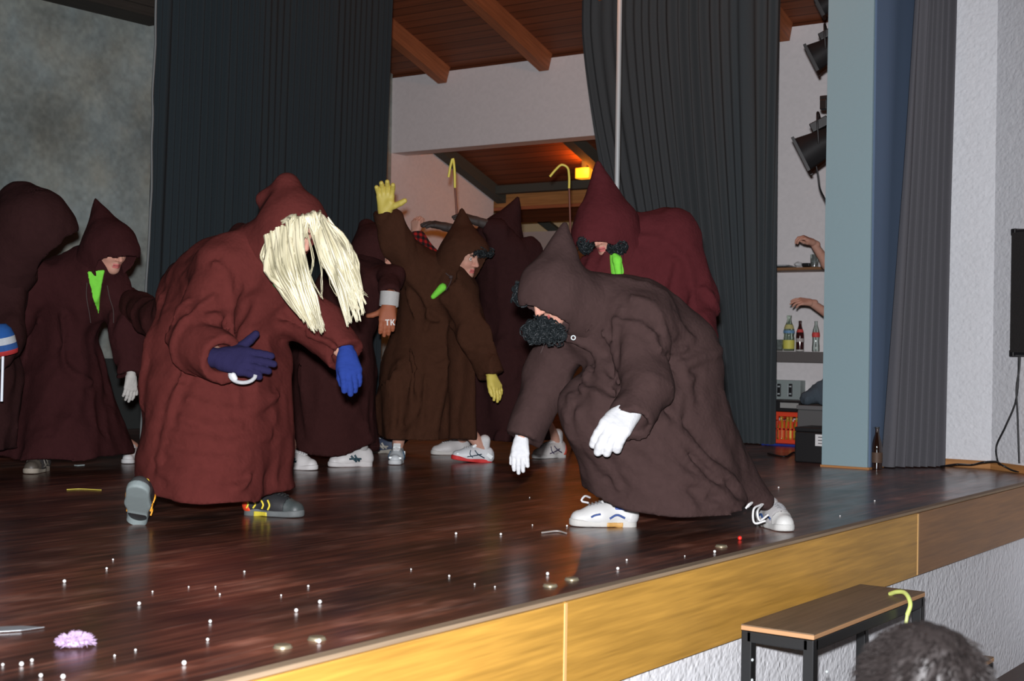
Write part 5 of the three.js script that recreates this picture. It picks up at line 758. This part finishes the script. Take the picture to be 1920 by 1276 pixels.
{ // brown robe, yellow gloves
  const p = person({
    label: 'person in brown hooded robe with yellow gloves, one hand raised, white sneakers with red soles', cloth: cloth([0.0558, 0.0223, 0.0125]),
    head: [6.702,1.265,-5.202], face: [0.047,-0.225,0.973], up: [-0.058,0.995,-0.081], neck: [6.686,1.154,-5.31], chest: [6.685,1.009,-5.432], pelvis: [6.729,0.583,-5.543],
    hood: { tip: [6.75,1.548,-5.254], rt: 0.014, R: 0.142, brim: 0.05, open: 0.118, drop: 0.6, seed: 17, wide: 0.13 },
    legs: [[[6.592,0.323,-5.564], [6.5,0.053,-5.522]], [[6.879,0.384,-5.474], [7.033,0.068,-5.33]]],
    robe: {
      seed: 11, fold: 0.024, hem: 0.155, k: 0.11, bones: [[[6.685,1.009,-5.432], [6.729,0.583,-5.543], 0.18, 0.21], [[6.686,1.164,-5.31], [6.693,1.042,-5.421], 0.1, 0.18], [[6.729,0.583,-5.543], [6.582,0.029,-5.579], 0.21, 0.17], [[6.729,0.583,-5.543], [6.774,0.029,-5.399], 0.21, 0.15], [[6.653,0.552,-5.479], [6.585,0.007,-5.404], 0.2, 0.18], [[6.79,0.652,-5.374], [6.831,0.091,-5.404], 0.12, 0.11], [[6.82,0.585,-5.418], [6.95,-0.013,-5.377], 0.11, 0.09]],
      sleeves: [{ sh: [6.562,1.182,-5.43], el: [6.404,1.334,-5.479], wr: [6.3,1.519,-5.485], r: [0.12, 0.095, 0.062] }, { sh: [6.666,1.055,-5.202], el: [6.669,0.784,-5.079], wr: [6.675,0.565,-4.969], r: [0.11, 0.085, 0.062] }],
      neckline: [[[6.56,1.13,-5.194], [6.517,1.027,-5.255], 0.05, 0.022]],
      creases: [{ pts: [[6.405,0.872,-5.479], [6.473,0.62,-5.386], [6.506,0.267,-5.427]], a: 0.024, w: 0.03 }, { pts: [[6.478,0.874,-5.293], [6.572,0.75,-5.163], [6.568,0.846,-5.082]], a: 0.02, w: 0.03 }, { pts: [[6.483,0.588,-5.373], [6.612,0.623,-5.193]], a: 0.016, w: 0.025 }, { pts: [[6.595,0.495,-5.217], [6.552,0.24,-5.279]], a: 0.02, w: 0.03 }, { pts: [[6.401,1.126,-5.398], [6.458,1,-5.32], [6.469,0.811,-5.305]], a: 0.013, w: 0.03 }, { pts: [[6.356,0.998,-5.461], [6.395,0.872,-5.408]], a: 0.013, w: 0.03 }, { pts: [[6.606,0.973,-5.114], [6.644,0.879,-5.062]], a: 0.013, w: 0.03 }, { pts: [[6.627,0.752,-5.086], [6.674,0.69,-5.021]], a: 0.013, w: 0.03 }, { pts: [[6.333,0.554,-5.495], [6.346,0.238,-5.478]], a: 0.013, w: 0.03 }, { pts: [[6.481,0.558,-5.289], [6.466,0.241,-5.311]], a: 0.013, w: 0.03 }],
    },
    gloves: [{ at: [6.288,1.511,-5.467], dir: [-0.185,0.97,0.157], nrm: [0.849,-0.195,-0.491], o: { ts: -1, curl: [0.3, 0.28, 0.28, 0.3], spread: 0.15, thumb: 1.2, thumbCurl: 0.1, fat: 0.005, cuffR: 0.034, cuff: 0.025 }, m: yellowGlove, s: 1.1, cuff: [-0.035, -0.012, 0.041, cloth([0.6, 0.58, 0.5])], label: 'raised yellow glove with spread fingers' }, { at: [6.665,0.553,-4.949], dir: [0.058,-0.868,0.493], nrm: [-0.145,0.426,0.893], o: { ts: 1, curl: [0.3, 0.3, 0.35, 0.4], spread: 0.08, thumb: 0.4, fat: 0.002 }, m: yellowGlove, s: 0.95, label: 'lowered yellow glove' }],
    shirt: { bones: [[[6.624,1.134,-5.26], [6.595,1.031,-5.317], 0.042, 0.045], [[6.551,1.073,-5.234], [6.526,1.015,-5.286], 0.025, 0.016]], m: neon },
    shoes: [{ at: [6.599,0,-5.61], dir: [-0.8,0,0.601], c: [0.62, 0.66, 0.68], sole: [0.6, 0.62, 0.63], accent: [0.05, 0.12, 0.2], stripe: 'cross', sock: [0.06, 0.06, 0.07], reflect: true, s: 0.95, label: 'grey sneaker with reflective patches, toe to the viewer' }, { at: [7.01,0,-5.324], dir: [-0.788,0.114,-0.605], c: [0.66, 0.68, 0.7], sole: [0.62, 0.03, 0.03], accent: [0.02, 0.05, 0.08], stripe: 'cross', heel: [0.55, 0.58, 0.6], reflect: true, sock: [0.7, 0.7, 0.7], s: 0.95, label: 'white sneaker with red sole and reflective patches' }],
  }); srand(24);
  mesh('hair', p.L(merge([curls(50, [6.698,1.287,-5.071], [0.03, 0.014, 0.04], 0.005), curls(24, [6.776,1.286,-5.065], [0.018, 0.01, 0.04], 0.005)])), hairBlack, p.g, { label: 'black fringe under the hood' });
  mesh('neck_cord', p.L(tube([[6.526,1.154,-5.191], [6.536,1.122,-5.159], [6.537,1.084,-5.175], [6.534,1.053,-5.196]], 0.004, 16, 5)), cordMat, p.g); mesh('bead', p.L(blob([[[6.531,1.131,-5.158], [6.531,1.131,-5.157], 0.012, 0.012]], 0.01, 0.004)), cordMat, p.g);
}
{ // dark robe behind the blond one
  const p = person({
    label: 'person in dark brown robe between blond wig and yellow gloves, tan glove with white cuff', cloth: cloth([0.0407, 0.0131, 0.0125]),
    head: [6.407,1.291,-5.646], face: [0.45,-0.379,0.809], up: [0,1,0], neck: [6.324,1.141,-5.625], chest: [6.171,0.977,-5.632], pelvis: [6.16,0.549,-5.753],
    hood: { tip: [6.437,1.441,-5.74], rt: 0.05, R: 0.138, brim: 0.03, open: 0.108, drop: 0.4, seed: 19 },
    legs: [[[6.15,0.323,-5.869], [5.877,0.06,-5.737]], [[6.277,0.324,-5.745], [6.2,0.056,-5.596]]],
    robe: {
      seed: 15, fold: 0.02, hem: 0.065, hemBumps: [[[5.934,0.11,-5.88], 0.15, 0.06], [[6.245,0.114,-5.533], 0.15, 0.07]], k: 0.12, cell: 0.017, bones: [[[6.171,0.992,-5.632], [6.152,0.581,-5.746], 0.19, 0.22], [[6.324,1.141,-5.625], [6.18,1.008,-5.62], 0.1, 0.19], [[6.152,0.581,-5.746], [6.059,-0.021,-5.861], 0.22, 0.17], [[6.152,0.581,-5.746], [6.277,-0.008,-5.695], 0.22, 0.17], [[6.115,0.551,-5.712], [6.104,-0.031,-5.731], 0.21, 0.16]],
      sleeves: [{ sh: [6.267,1.136,-5.499], el: [6.203,1.122,-5.348], wr: [6.071,1.013,-5.224], r: [0.08, 0.06, 0.056] }],
    },
    gloves: [{ at: [6.057,0.95,-5.227], dir: [-0.115,-0.993,0.01], nrm: [-0.745,0.099,0.659], o: { ts: 1, curl: [0.22, 0.2, 0.2, 0.24], spread: 0.02, thumb: 0.95, thumbCurl: -0.2, fat: 0.004, cuffR: 0.032 }, m: tanGlove, s: 1.02, cuff: [-0.075, 0.005, 0.055, cloth([0.66, 0.65, 0.63], { sheen: 0 })], label: 'tan work glove with broad white cuff' }],
    shoes: [{ at: [5.868,0,-5.766], dir: [0.187,0,0.982], c: [0.66, 0.64, 0.63], sole: [0.66, 0.64, 0.63], accent: [0.02, 0.06, 0.08], stripe: 'slash', sock: [0.4, 0.39, 0.38], s: 1.0, label: 'white sneaker with dark green slanted stripes, left of a pair' }, { at: [6.245,0,-5.644], dir: [-0.915,0,-0.403], c: [0.62, 0.6, 0.59], sole: [0.62, 0.6, 0.59], accent: [0.02, 0.06, 0.08], stripe: 'slash', sock: [0.4, 0.39, 0.38], s: 1.0, label: 'white sneaker with dark green slanted stripes, right of a pair' }],
  });
  const font = await new FontLoader().loadAsync('fonts/droid/droid_sans_bold.typeface.json');
  const t = new TextGeometry('TK', { font, size: 0.034, depth: 0.003, curveSegments: 3, bevelEnabled: false }); t.computeBoundingBox(); t.translate(-t.boundingBox.max.x / 2, -0.017, 0);
  mesh('lettering', p.L(t.applyMatrix4(frame([6.02,0.852,-5.184], [0.011,0.998,-0.07], [-0.745,0.099,0.659]))), std([0.7, 0.68, 0.66]), p.g.children.find(c => c.name === 'glove'));
}
{ // dark back, arms raised to the left
  const p = person({
    label: 'person in dark robe seen from behind, tall pointed hood, dark gloved arms raised left', cloth: cloth([0.0328, 0.0118, 0.0118]),
    head: [7.37,1.408,-5.42], face: [-0.092,-0.101,-0.991], up: [0.087,0.989,0.12], neck: [7.394,1.277,-5.388], chest: [7.451,1.106,-5.396], pelvis: [7.496,0.617,-5.42],
    hood: { tip: [7.436,1.687,-5.328], rt: 0.012, R: 0.15, brim: 0.04, open: 0.11, drop: 0.3, seed: 27, wide: 0.16 },
    legs: [[[7.346,0.298,-5.629], [7.337,0.047,-5.728]], [[7.469,0.346,-5.203], [7.511,0.093,-5.06]]],
    robe: {
      seed: 22, fold: 0.02, hem: 0.12, k: 0.12, cell: 0.018, bones: [[[7.45,1.123,-5.396], [7.496,0.617,-5.42], 0.185, 0.2], [[7.394,1.277,-5.388], [7.45,1.14,-5.396], 0.12, 0.185], [[7.496,0.617,-5.42], [7.443,-0.05,-5.498], 0.19, 0.17], [[7.496,0.617,-5.42], [7.514,-0.038,-5.227], 0.19, 0.17], [[7.456,0.583,-5.39], [7.396,-0.035,-5.305], 0.18, 0.18], [[7.478,1.348,-5.271], [7.511,1.177,-5.312], 0.09, 0.1]],
      sleeves: [{ sh: [7.337,1.292,-5.467], el: [7.344,1.419,-5.627], wr: [7.265,1.471,-5.686], r: [0.09, 0.07, 0.05] }, { sh: [7.306,1.339,-5.338], el: [7.235,1.471,-5.352], wr: [7.19,1.504,-5.413], r: [0.09, 0.07, 0.05] }],
    },
    gloves: [{ at: [7.208,1.497,-5.731], dir: [-0.647,0.214,-0.732], nrm: [-0.176,0.953,0.245], o: { ts: 1, curl: [0.25, 0.25, 0.28, 0.3], spread: 0.02, thumb: 0.4, fat: 0.004 }, m: darkGlove, s: 0.98, label: 'dark glove pointing left, lower of two' }, { at: [7.15,1.519,-5.434], dir: [-0.635,0.286,-0.718], nrm: [-0.246,0.925,0.291], o: { ts: 1, curl: [0.25, 0.25, 0.28, 0.3], spread: 0.06, thumb: 0.5, fat: 0.004 }, m: darkGlove, s: 0.95, label: 'dark glove pointing left, upper of two' }],
    shoes: [{ at: [7.376,0,-5.78], dir: [-0.793,0,-0.609], c: [0.55, 0.53, 0.52], sole: [0.55, 0.53, 0.5], stripe: null, s: 0.95 }, { at: [7.643,0,-5.173], dir: [-0.987,0,-0.16], c: [0.62, 0.6, 0.58], sole: [0.6, 0.6, 0.58], accent: [0.06, 0.05, 0.1], stripe: 'cross', heel: [0.6, 0.1, 0.06], sock: [0.6, 0.6, 0.6], s: 1.02, label: 'white running sneaker with pale sock' }],
  });
}
{ // red clothing far behind
  const red = cloth([0.55, 0.02, 0.02]), p = person({
    label: 'person in red clothes hidden behind the brown robe, fist raised in plaid sleeve', cloth: red,
    head: [7.7,1.447,-5.988], face: [-0.681,0,0.732], chest: [7.7,1.104,-5.991], pelvis: [7.701,0.568,-5.991],
    legs: [[[7.532,0.308,-6.142], [7.308,0.025,-6.282]], [[7.744,0.274,-5.934], [7.751,0.034,-5.925]]],
    shoes: [{ at: [7.13,0,-6.193], dir: [-0.839,0,-0.544], c: [0.045, 0.06, 0.1], sole: [0.3, 0.28, 0.24], accent: [0.4, 0.38, 0.33], stripe: 'slash', label: 'dark blue sneaker with pale stripes' }, { at: [7.612,0,-5.809], dir: [-0.681,0,0.732], c: [0.045, 0.06, 0.1], sole: [0.3, 0.28, 0.24] }],
    arms: [{ sh: [7.575,1.265,-6.078], el: [7.481,1.334,-6.122], wr: [7.403,1.483,-6.145] }],
    bare: [{ at: [7.396,1.486,-6.154], dir: [-0.052,0.994,0.098], nrm: [-0.995,0.1,-0.019], o: { ts: 1, curl: [1.1, 1.15, 1.15, 1.1], spread: 0, thumb: 0.4, thumbCurl: 0.5, fat: 0 } , s: 0.95 }],
    robe: { seed: 33, fold: 0.012, hem: 0.45, k: 0.08, cell: 0.018, bones: [[[7.7,1.104,-5.991], [7.701,0.568,-5.991], 0.16, 0.15], [[7.701,0.568,-5.991], [7.693,0.199,-6.005], 0.16, 0.14], [[7.706,1.048,-5.897], [7.688,0.754,-5.923], 0.1, 0.1]], sleeves: [] },
  });
  const plaid = texture(64, 64, (u, v) => { const a = (u * 4 % 1) < 0.5, b = (v * 4 % 1) < 0.5; return a && b ? [0.03, 0.01, 0.01] : a || b ? [0.3, 0.03, 0.03] : [0.62, 0.06, 0.05]; }, true, 0.16, 0.16);
  mesh('sleeve', p.L(blob([[[7.575,1.265,-6.078], [7.481,1.327,-6.122], 0.085, 0.075], [[7.481,1.327,-6.122], [7.405,1.45,-6.141], 0.075, 0.06]], 0.04, 0.012)), std(0xffffff, { map: plaid, roughness: 0.95 }), p.g, { label: 'red and black plaid sleeve' });
  mesh('trousers', p.L(blob([[[7.666,0.456,-6.04], [7.532,0.308,-6.142], 0.1, 0.085], [[7.532,0.308,-6.142], [7.323,0.048,-6.262], 0.085, 0.055], [[7.716,0.458,-5.972], [7.746,0.045,-5.931], 0.1, 0.06]], 0.02, 0.018)), cloth([0.03, 0.03, 0.04]), p.g);
}
{ // left: smiling one with green collar and white glove
  const p = person({
    label: 'person at left in dark pointed hood, half face showing, green collar and white glove', cloth: cloth([0.0407, 0.0118, 0.0125]),
    head: [5.008,1.233,-6.356], face: [-0.039,-0.304,0.952], up: [-0.029,0.999,-0.041], neck: [4.999,1.12,-6.471], chest: [4.97,0.956,-6.616], pelvis: [5.005,0.534,-6.739],
    hood: { f: [0.028,-0.652,0.758], tip: [5.01,1.511,-6.49], rt: 0.012, R: 0.145, brim: 0.078, open: 0.115, drop: 0.35, seed: 37, wide: 0.14 },
    legs: [[[4.806,0.242,-6.675], [4.711,0.048,-6.552]], [[5.183,0.254,-6.75], [5.426,0.076,-6.671]]],
    robe: {
      seed: 29, fold: 0.02, hem: 0.075, k: 0.12, bones: [[[4.959,0.941,-6.63], [5.001,0.564,-6.745], 0.155, 0.165], [[4.999,1.12,-6.471], [4.981,0.986,-6.599], 0.1, 0.165], [[4.924,1.046,-6.764], [4.959,0.715,-6.803], 0.12, 0.15], [[4.996,0.534,-6.752], [4.83,-0.005,-6.814], 0.165, 0.19], [[5.002,0.534,-6.744], [5.176,-0.013,-6.59], 0.165, 0.17], [[4.94,0.506,-6.66], [4.904,-0.022,-6.541], 0.17, 0.2], [[4.926,0.476,-6.679], [4.758,-0.06,-6.606], 0.14, 0.13], [[5.074,0.412,-6.731], [5.397,-0.078,-6.66], 0.12, 0.1]],
      sleeves: [{ sh: [5.098,1.019,-6.437], el: [5.103,0.781,-6.295], wr: [5.072,0.546,-6.237], r: [0.1, 0.085, 0.066] }, { sh: [4.788,1.054,-6.696], el: [4.73,0.816,-6.744], wr: [4.723,0.628,-6.875], r: [0.12, 0.09, 0.07] }],
      creases: [{ pts: [[4.983,0.867,-6.342], [4.968,0.602,-6.363]], a: 0.018, w: 0.03 }, { pts: [[4.797,0.833,-6.514], [4.834,0.571,-6.463], [5.019,0.484,-6.378]], a: 0.02, w: 0.03 }],
    },
    gloves: [{ at: [5.065,0.534,-6.229], dir: [-0.108,-0.993,0.054], nrm: [-0.16,0.101,0.982], o: { ts: -1, curl: [0.3, 0.28, 0.28, 0.3], spread: 0.03, thumb: 0.6, fat: 0.002 }, m: greyGlove, s: 0.85, label: 'white cotton glove hanging down' }],
    vneck: { pts: [[4.89,1.095,-6.384], [4.937,1.111,-6.318], [4.911,0.9,-6.356]], dir: [-0.745,0.099,0.659], m: neon },
    shoes: [{ at: [4.76,0,-6.62], dir: [-0.781,0,0.624], c: [0.05, 0.045, 0.045], sole: [0.3, 0.26, 0.21], accent: [0.2, 0.18, 0.15], stripe: 'cross', lace: [0.09, 0.08, 0.07], toe: [0.08, 0.066, 0.052], label: 'dark sneaker with worn beige toe' }, { at: [5.511,0,-6.759], dir: [-0.749,0,0.662], c: [0.6, 0.6, 0.6], sole: [0.55, 0.55, 0.55], s: 0.9, label: 'white sneaker half hidden by the reddish robe' }],
  });
  mesh('drawstring', p.L(tube([[4.841,1.037,-6.332], [4.834,0.964,-6.325], [4.858,0.864,-6.327], [4.874,0.821,-6.338]], 0.003, 16, 5)), cordMat, p.g); mesh('drawstring', p.L(tube([[4.925,1.025,-6.268], [4.934,0.953,-6.255], [4.958,0.895,-6.256], [4.973,0.823,-6.27]], 0.003, 16, 5)), cordMat, p.g);
}
{ // far left, hood from behind
  const p = person({
    label: 'person at the left edge with very large dark hood seen from behind, body cut off', cloth: cloth([0.0328, 0.0125, 0.0125]),
    head: [4.496,1.314,-6.331], face: [0.798,-0.539,0.27], up: [0.168,0.958,0.233], neck: [4.443,1.105,-6.49], chest: [4.423,0.909,-6.691], pelvis: [4.411,0.511,-6.71],
    hood: { tip: [4.501,1.431,-6.443], rt: 0.13, R: 0.195, brim: 0.075, open: 0.15, drop: 0.25, seed: 41, wide: 0.17 },
    legs: [[[4.338,0.261,-6.64], [4.311,0.042,-6.593]], [[4.471,0.285,-6.626], [4.741,0.136,-6.937]]],
    robe: {
      seed: 35, fold: 0.02, hem: 0.14, k: 0.12, cell: 0.018, bones: [[[4.423,0.909,-6.691], [4.411,0.511,-6.71], 0.2, 0.2], [[4.443,1.105,-6.49], [4.439,0.938,-6.668], 0.13, 0.19], [[4.411,0.511,-6.71], [4.325,-0.047,-6.659], 0.2, 0.18], [[4.411,0.511,-6.71], [4.5,-0.01,-6.758], 0.2, 0.15]],
      sleeves: [{ sh: [4.428,0.979,-6.512], el: [4.361,0.741,-6.35], wr: [4.233,0.646,-6.237], r: [0.11, 0.085, 0.065] }],
    },
    gloves: [{ at: [4.243,0.659,-6.257], dir: [-0.345,-0.937,0.056], nrm: [-0.37,0.207,0.906], o: { ts: 1, curl: [0.9, 0.95, 0.95, 0.9], spread: 0, thumb: 0.4, thumbCurl: 0.4, fat: 0.003 }, m: darkGlove, s: 0.95 }],
    shoes: [{ at: [5.54,0,-8.094], dir: [-0.509,0,0.861], c: [0.03, 0.03, 0.035], sole: [0.3, 0.3, 0.3], accent: [0.6, 0.6, 0.6], stripe: 'slash', label: 'black sneaker with white stripes' }, { at: [4.48,0,-6.851], dir: [-0.749,0,0.662], c: [0.03, 0.03, 0.035], sole: [0.3, 0.3, 0.3] }],
  });
  const c = [4.171,0.714,-6.1], t = thing('striped_club', 'rounded blue, white and red striped object above a thin pale stick at left edge', 'club', [c[0], 0, c[2]]);
  const prof = [[0, 0.09], [0.03, 0.085], [0.05, 0.06], [0.06, 0.025], [0.062, -0.01], [0.064, -0.04], [0.06, -0.062], [0.04, -0.066], [0, -0.066]];
  const bands = [[0, 3, [0.03, 0.12, 0.4]], [3, 4, [0.7, 0.75, 0.8]], [4, 5, [0.05, 0.14, 0.42]], [5, 8, [0.65, 0.06, 0.06]]];
  for (const [a, b, col] of bands) { const pr = prof.slice(a, b + 1); mesh('knit_band', lathe(pr, 28).rotateZ(0.25).translate(0, c[1], 0), cloth(col), t); }
  const q = sub3([4.17,0.419,-6.103], [c[0], 0, c[2]]); mesh('stick', tube([[0, c[1] - 0.05, 0], lerp3([0, c[1] - 0.05, 0], q, 0.5), q], 0.007, 10, 8), std([0.75, 0.8, 0.9], { roughness: 0.3 }), t);
}
{ // hidden behind the blond one: back and one sleeve
  person({
    label: 'person in dark maroon robe mostly hidden behind the blond wig, dark sleeve reaching left', cloth: cloth([0.0433, 0.0125, 0.0118]),
    head: [4.868,1.159,-5.131], face: [0.216,-0.688,0.693], up: [0,1,0], neck: [4.87,1.063,-5.214], chest: [4.867,0.944,-5.304], pelvis: [4.932,0.595,-5.386],
    hood: { tip: [4.886,1.263,-5.19], rt: 0.06, R: 0.13, brim: 0.03, seed: 44 },
    legs: [[[4.838,0.325,-5.433], [4.775,0.141,-5.436]], [[4.983,0.326,-5.317], [4.974,0.141,-5.245]]],
    robe: {
      seed: 39, fold: 0.018, hem: 0.14, k: 0.12, cell: 0.018, bones: [[[4.851,0.971,-5.326], [4.932,0.595,-5.386], 0.18, 0.2], [[4.87,1.103,-5.214], [4.843,0.984,-5.337], 0.12, 0.18], [[4.815,0.984,-5.462], [4.832,0.836,-5.439], 0.13, 0.16], [[4.932,0.595,-5.386], [4.825,0.029,-5.452], 0.2, 0.16], [[4.932,0.595,-5.386], [4.967,0.033,-5.255], 0.2, 0.16]],
      sleeves: [{ sh: [4.825,0.944,-5.533], el: [4.885,0.837,-5.793], wr: [5.257,0.96,-6.559], r: [0.11, 0.1, 0.07] }],
    },
    shoes: [{ at: [4.912,0,-5.59], dir: [-0.811,0,0.585], c: [0.05, 0.05, 0.05], sole: [0.2, 0.2, 0.2] }, { at: [5.17,0,-5.449], dir: [-0.811,0,0.585], c: [0.05, 0.05, 0.05], sole: [0.2, 0.2, 0.2] }],
  });
}
{ // bare arms reaching out from behind the blue pier
  person({
    label: 'person hidden behind the blue pier, two bare forearms reaching out over the shelves', cloth: cloth([0.0197, 0.0197, 0.0230]),
    head: [9.834,1.677,-3.967], face: [-0.662,0,-0.749], chest: [9.861,1.268,-3.93], pelvis: [9.867,0.722,-3.924], neck: [9.85,1.482,-3.945],
    legs: [[[9.849,0.37,-3.952], [9.852,0.089,-3.949]], [[9.903,0.371,-3.876], [9.906,0.09,-3.873]]],
    arms: [{ sh: [9.762,1.419,-3.982], el: [9.463,1.346,-4.055], wr: [9.359,1.485,-4.114] }, { sh: [9.715,1.338,-3.962], el: [9.453,0.957,-3.985], wr: [9.308,1.063,-4.101] }],
    bare: [{ at: [9.357,1.493,-4.117], dir: [-0.705,0.411,-0.577], nrm: [-0.099,0.917,0.386], o: { ts: -1, curl: [0.75, 0.8, 0.85, 0.9], spread: 0.03, thumb: 0.6, thumbCurl: 0.2, fat: 0, cuff: 0.03, cuffR: 0.027 }, s: 0.98 }, { at: [9.306,1.067,-4.104], dir: [-0.696,0.079,-0.713], nrm: [-0.426,0.796,0.43], o: { ts: 1, curl: [0.35, 0.42, 0.5, 0.55], spread: 0.07, thumb: 0.5, fat: 0, cuff: 0.03, cuffR: 0.027 }, s: 0.9 }],
    robe: { seed: 51, fold: 0.01, hem: 0.7, k: 0.08, cell: 0.02, bones: [[[9.861,1.268,-3.93], [9.867,0.722,-3.924], 0.15, 0.14]], sleeves: [{ sh: [9.762,1.4,-3.982], el: [9.611,1.373,-4.021], wr: [9.567,1.366,-4.031], r: [0.07, 0.06, 0.055] }, { sh: [9.715,1.319,-3.962], el: [9.586,1.14,-3.971], wr: [9.559,1.094,-3.975], r: [0.07, 0.06, 0.055] }] },
    shoes: [{ at: [10.102,0,-4.057], dir: [-0.886,0,-0.464], c: [0.05, 0.05, 0.05], sole: [0.1, 0.1, 0.1] }, { at: [10.198,0,-3.969], dir: [-0.886,0,-0.464], c: [0.05, 0.05, 0.05], sole: [0.1, 0.1, 0.1] }],
  });
}
{ // onlooker's head in front
  const H = [2.212,0.177,-0.782], p = person({
    label: 'person with short dark hair seated before the stage, seen from behind at bottom right', cloth: cloth([0.0328, 0.0328, 0.0394]),
    head: H, face: [0.645,0.048,-0.763], chest: add3(H, [0, -0.42, 0]), pelvis: add3(H, [-0.05, -0.85, 0.03]), neck: add3(H, [0, -0.2, 0]),
    legs: [[add3(H, [0.302,-0.887,-0.349]), add3(H, [0.23,-0.938,-0.258].map(v => v * 0.98))], [add3(H, [0.427,-0.887,-0.176]), add3(H, [0.318,-0.938,-0.137].map(v => v * 0.98))]],
    arms: [{ sh: add3(H, [-0.34,-0.814,-0.472].map(v => v * 0.36)), el: add3(H, [-0.2, -0.55, 0.02]), wr: add3(H, [-0.05, -0.72, -0.2]) }],
    robe: { seed: 61, fold: 0.01, hem: H[1] - 0.88, k: 0.08, cell: 0.018, bones: [[add3(H, [0, -0.36, 0]), add3(H, [-0.05, -0.85, 0.03]), 0.16, 0.16], [add3(H, [-0.585,0,-0.811].map(v => v * 0.15).map((v, i) => v + (i === 1 ? -0.3 : 0))), add3(H, [0.585,0,0.811].map(v => v * 0.15).map((v, i) => v + (i === 1 ? -0.3 : 0))), 0.08, 0.08]], sleeves: [] },
  });
  const f = norm3([0.645,0.048,-0.763]), u = [0, 1, 0], cap = [ell([0, 0.035, -0.018], [0.088, 0.098, 0.108]), ell([0, -0.03, -0.05], [0.074, 0.07, 0.07])], hm = p.hm;
  const capF = q => { let d = smin(cap[0](q), cap[1](q), 0.04); d = Math.max(d, (q[2] - 0.07) + (0.03 - q[1]) * 0.9, -0.1 - q[1]); return d; };
  const capG = surface(q => { const d = capF(q); return Math.abs(d) > 0.02 ? d : d + 0.004 * noise3(q[0] * 40, q[1] * 40, q[2] * 40) + 0.003 * noise3(q[0] * 90, q[1] * 90, q[2] * 90); }, [-0.12, -0.13, -0.16], [0.12, 0.16, 0.12], 0.005, capF, 0.01);
  const hair = std([0.012, 0.0095, 0.009], { roughness: 0.5, specularIntensity: 0.45 });
  srand(71); const tufts = [];
  for (let i = 0; i < 1500; i++) { const a = rr(0, 6.283), z = rr(-0.35, 1), r = Math.sqrt(1 - z * z), n = [r * Math.cos(a), z, r * Math.sin(a)]; let q = [n[0] * 0.088, 0.035 + n[1] * 0.098, -0.018 + n[2] * 0.108]; if (q[2] > 0.06 && q[1] < 0.06) continue; const flow = norm3([n[0] * 0.6 + 0.35 + rr(-0.35, 0.35), -0.55 + rr(-0.2, 0.35), -0.35 + rr(-0.35, 0.35)]), l = rr(0.016, 0.034); tufts.push(taperTube([add3(q, n, -0.004), add3(add3(q, n, 0.006), flow, l * 0.45), add3(add3(q, n, 0.003 + rr(0, 0.006)), flow, l)], t => 0.0026 * (1.05 - t), 4, 4)); }
  mesh('hair', p.L(merge([capG, ...tufts]).applyMatrix4(hm)), hair, p.g, { label: 'short tousled dark hair' });
}
renderer.render(scene, camera);
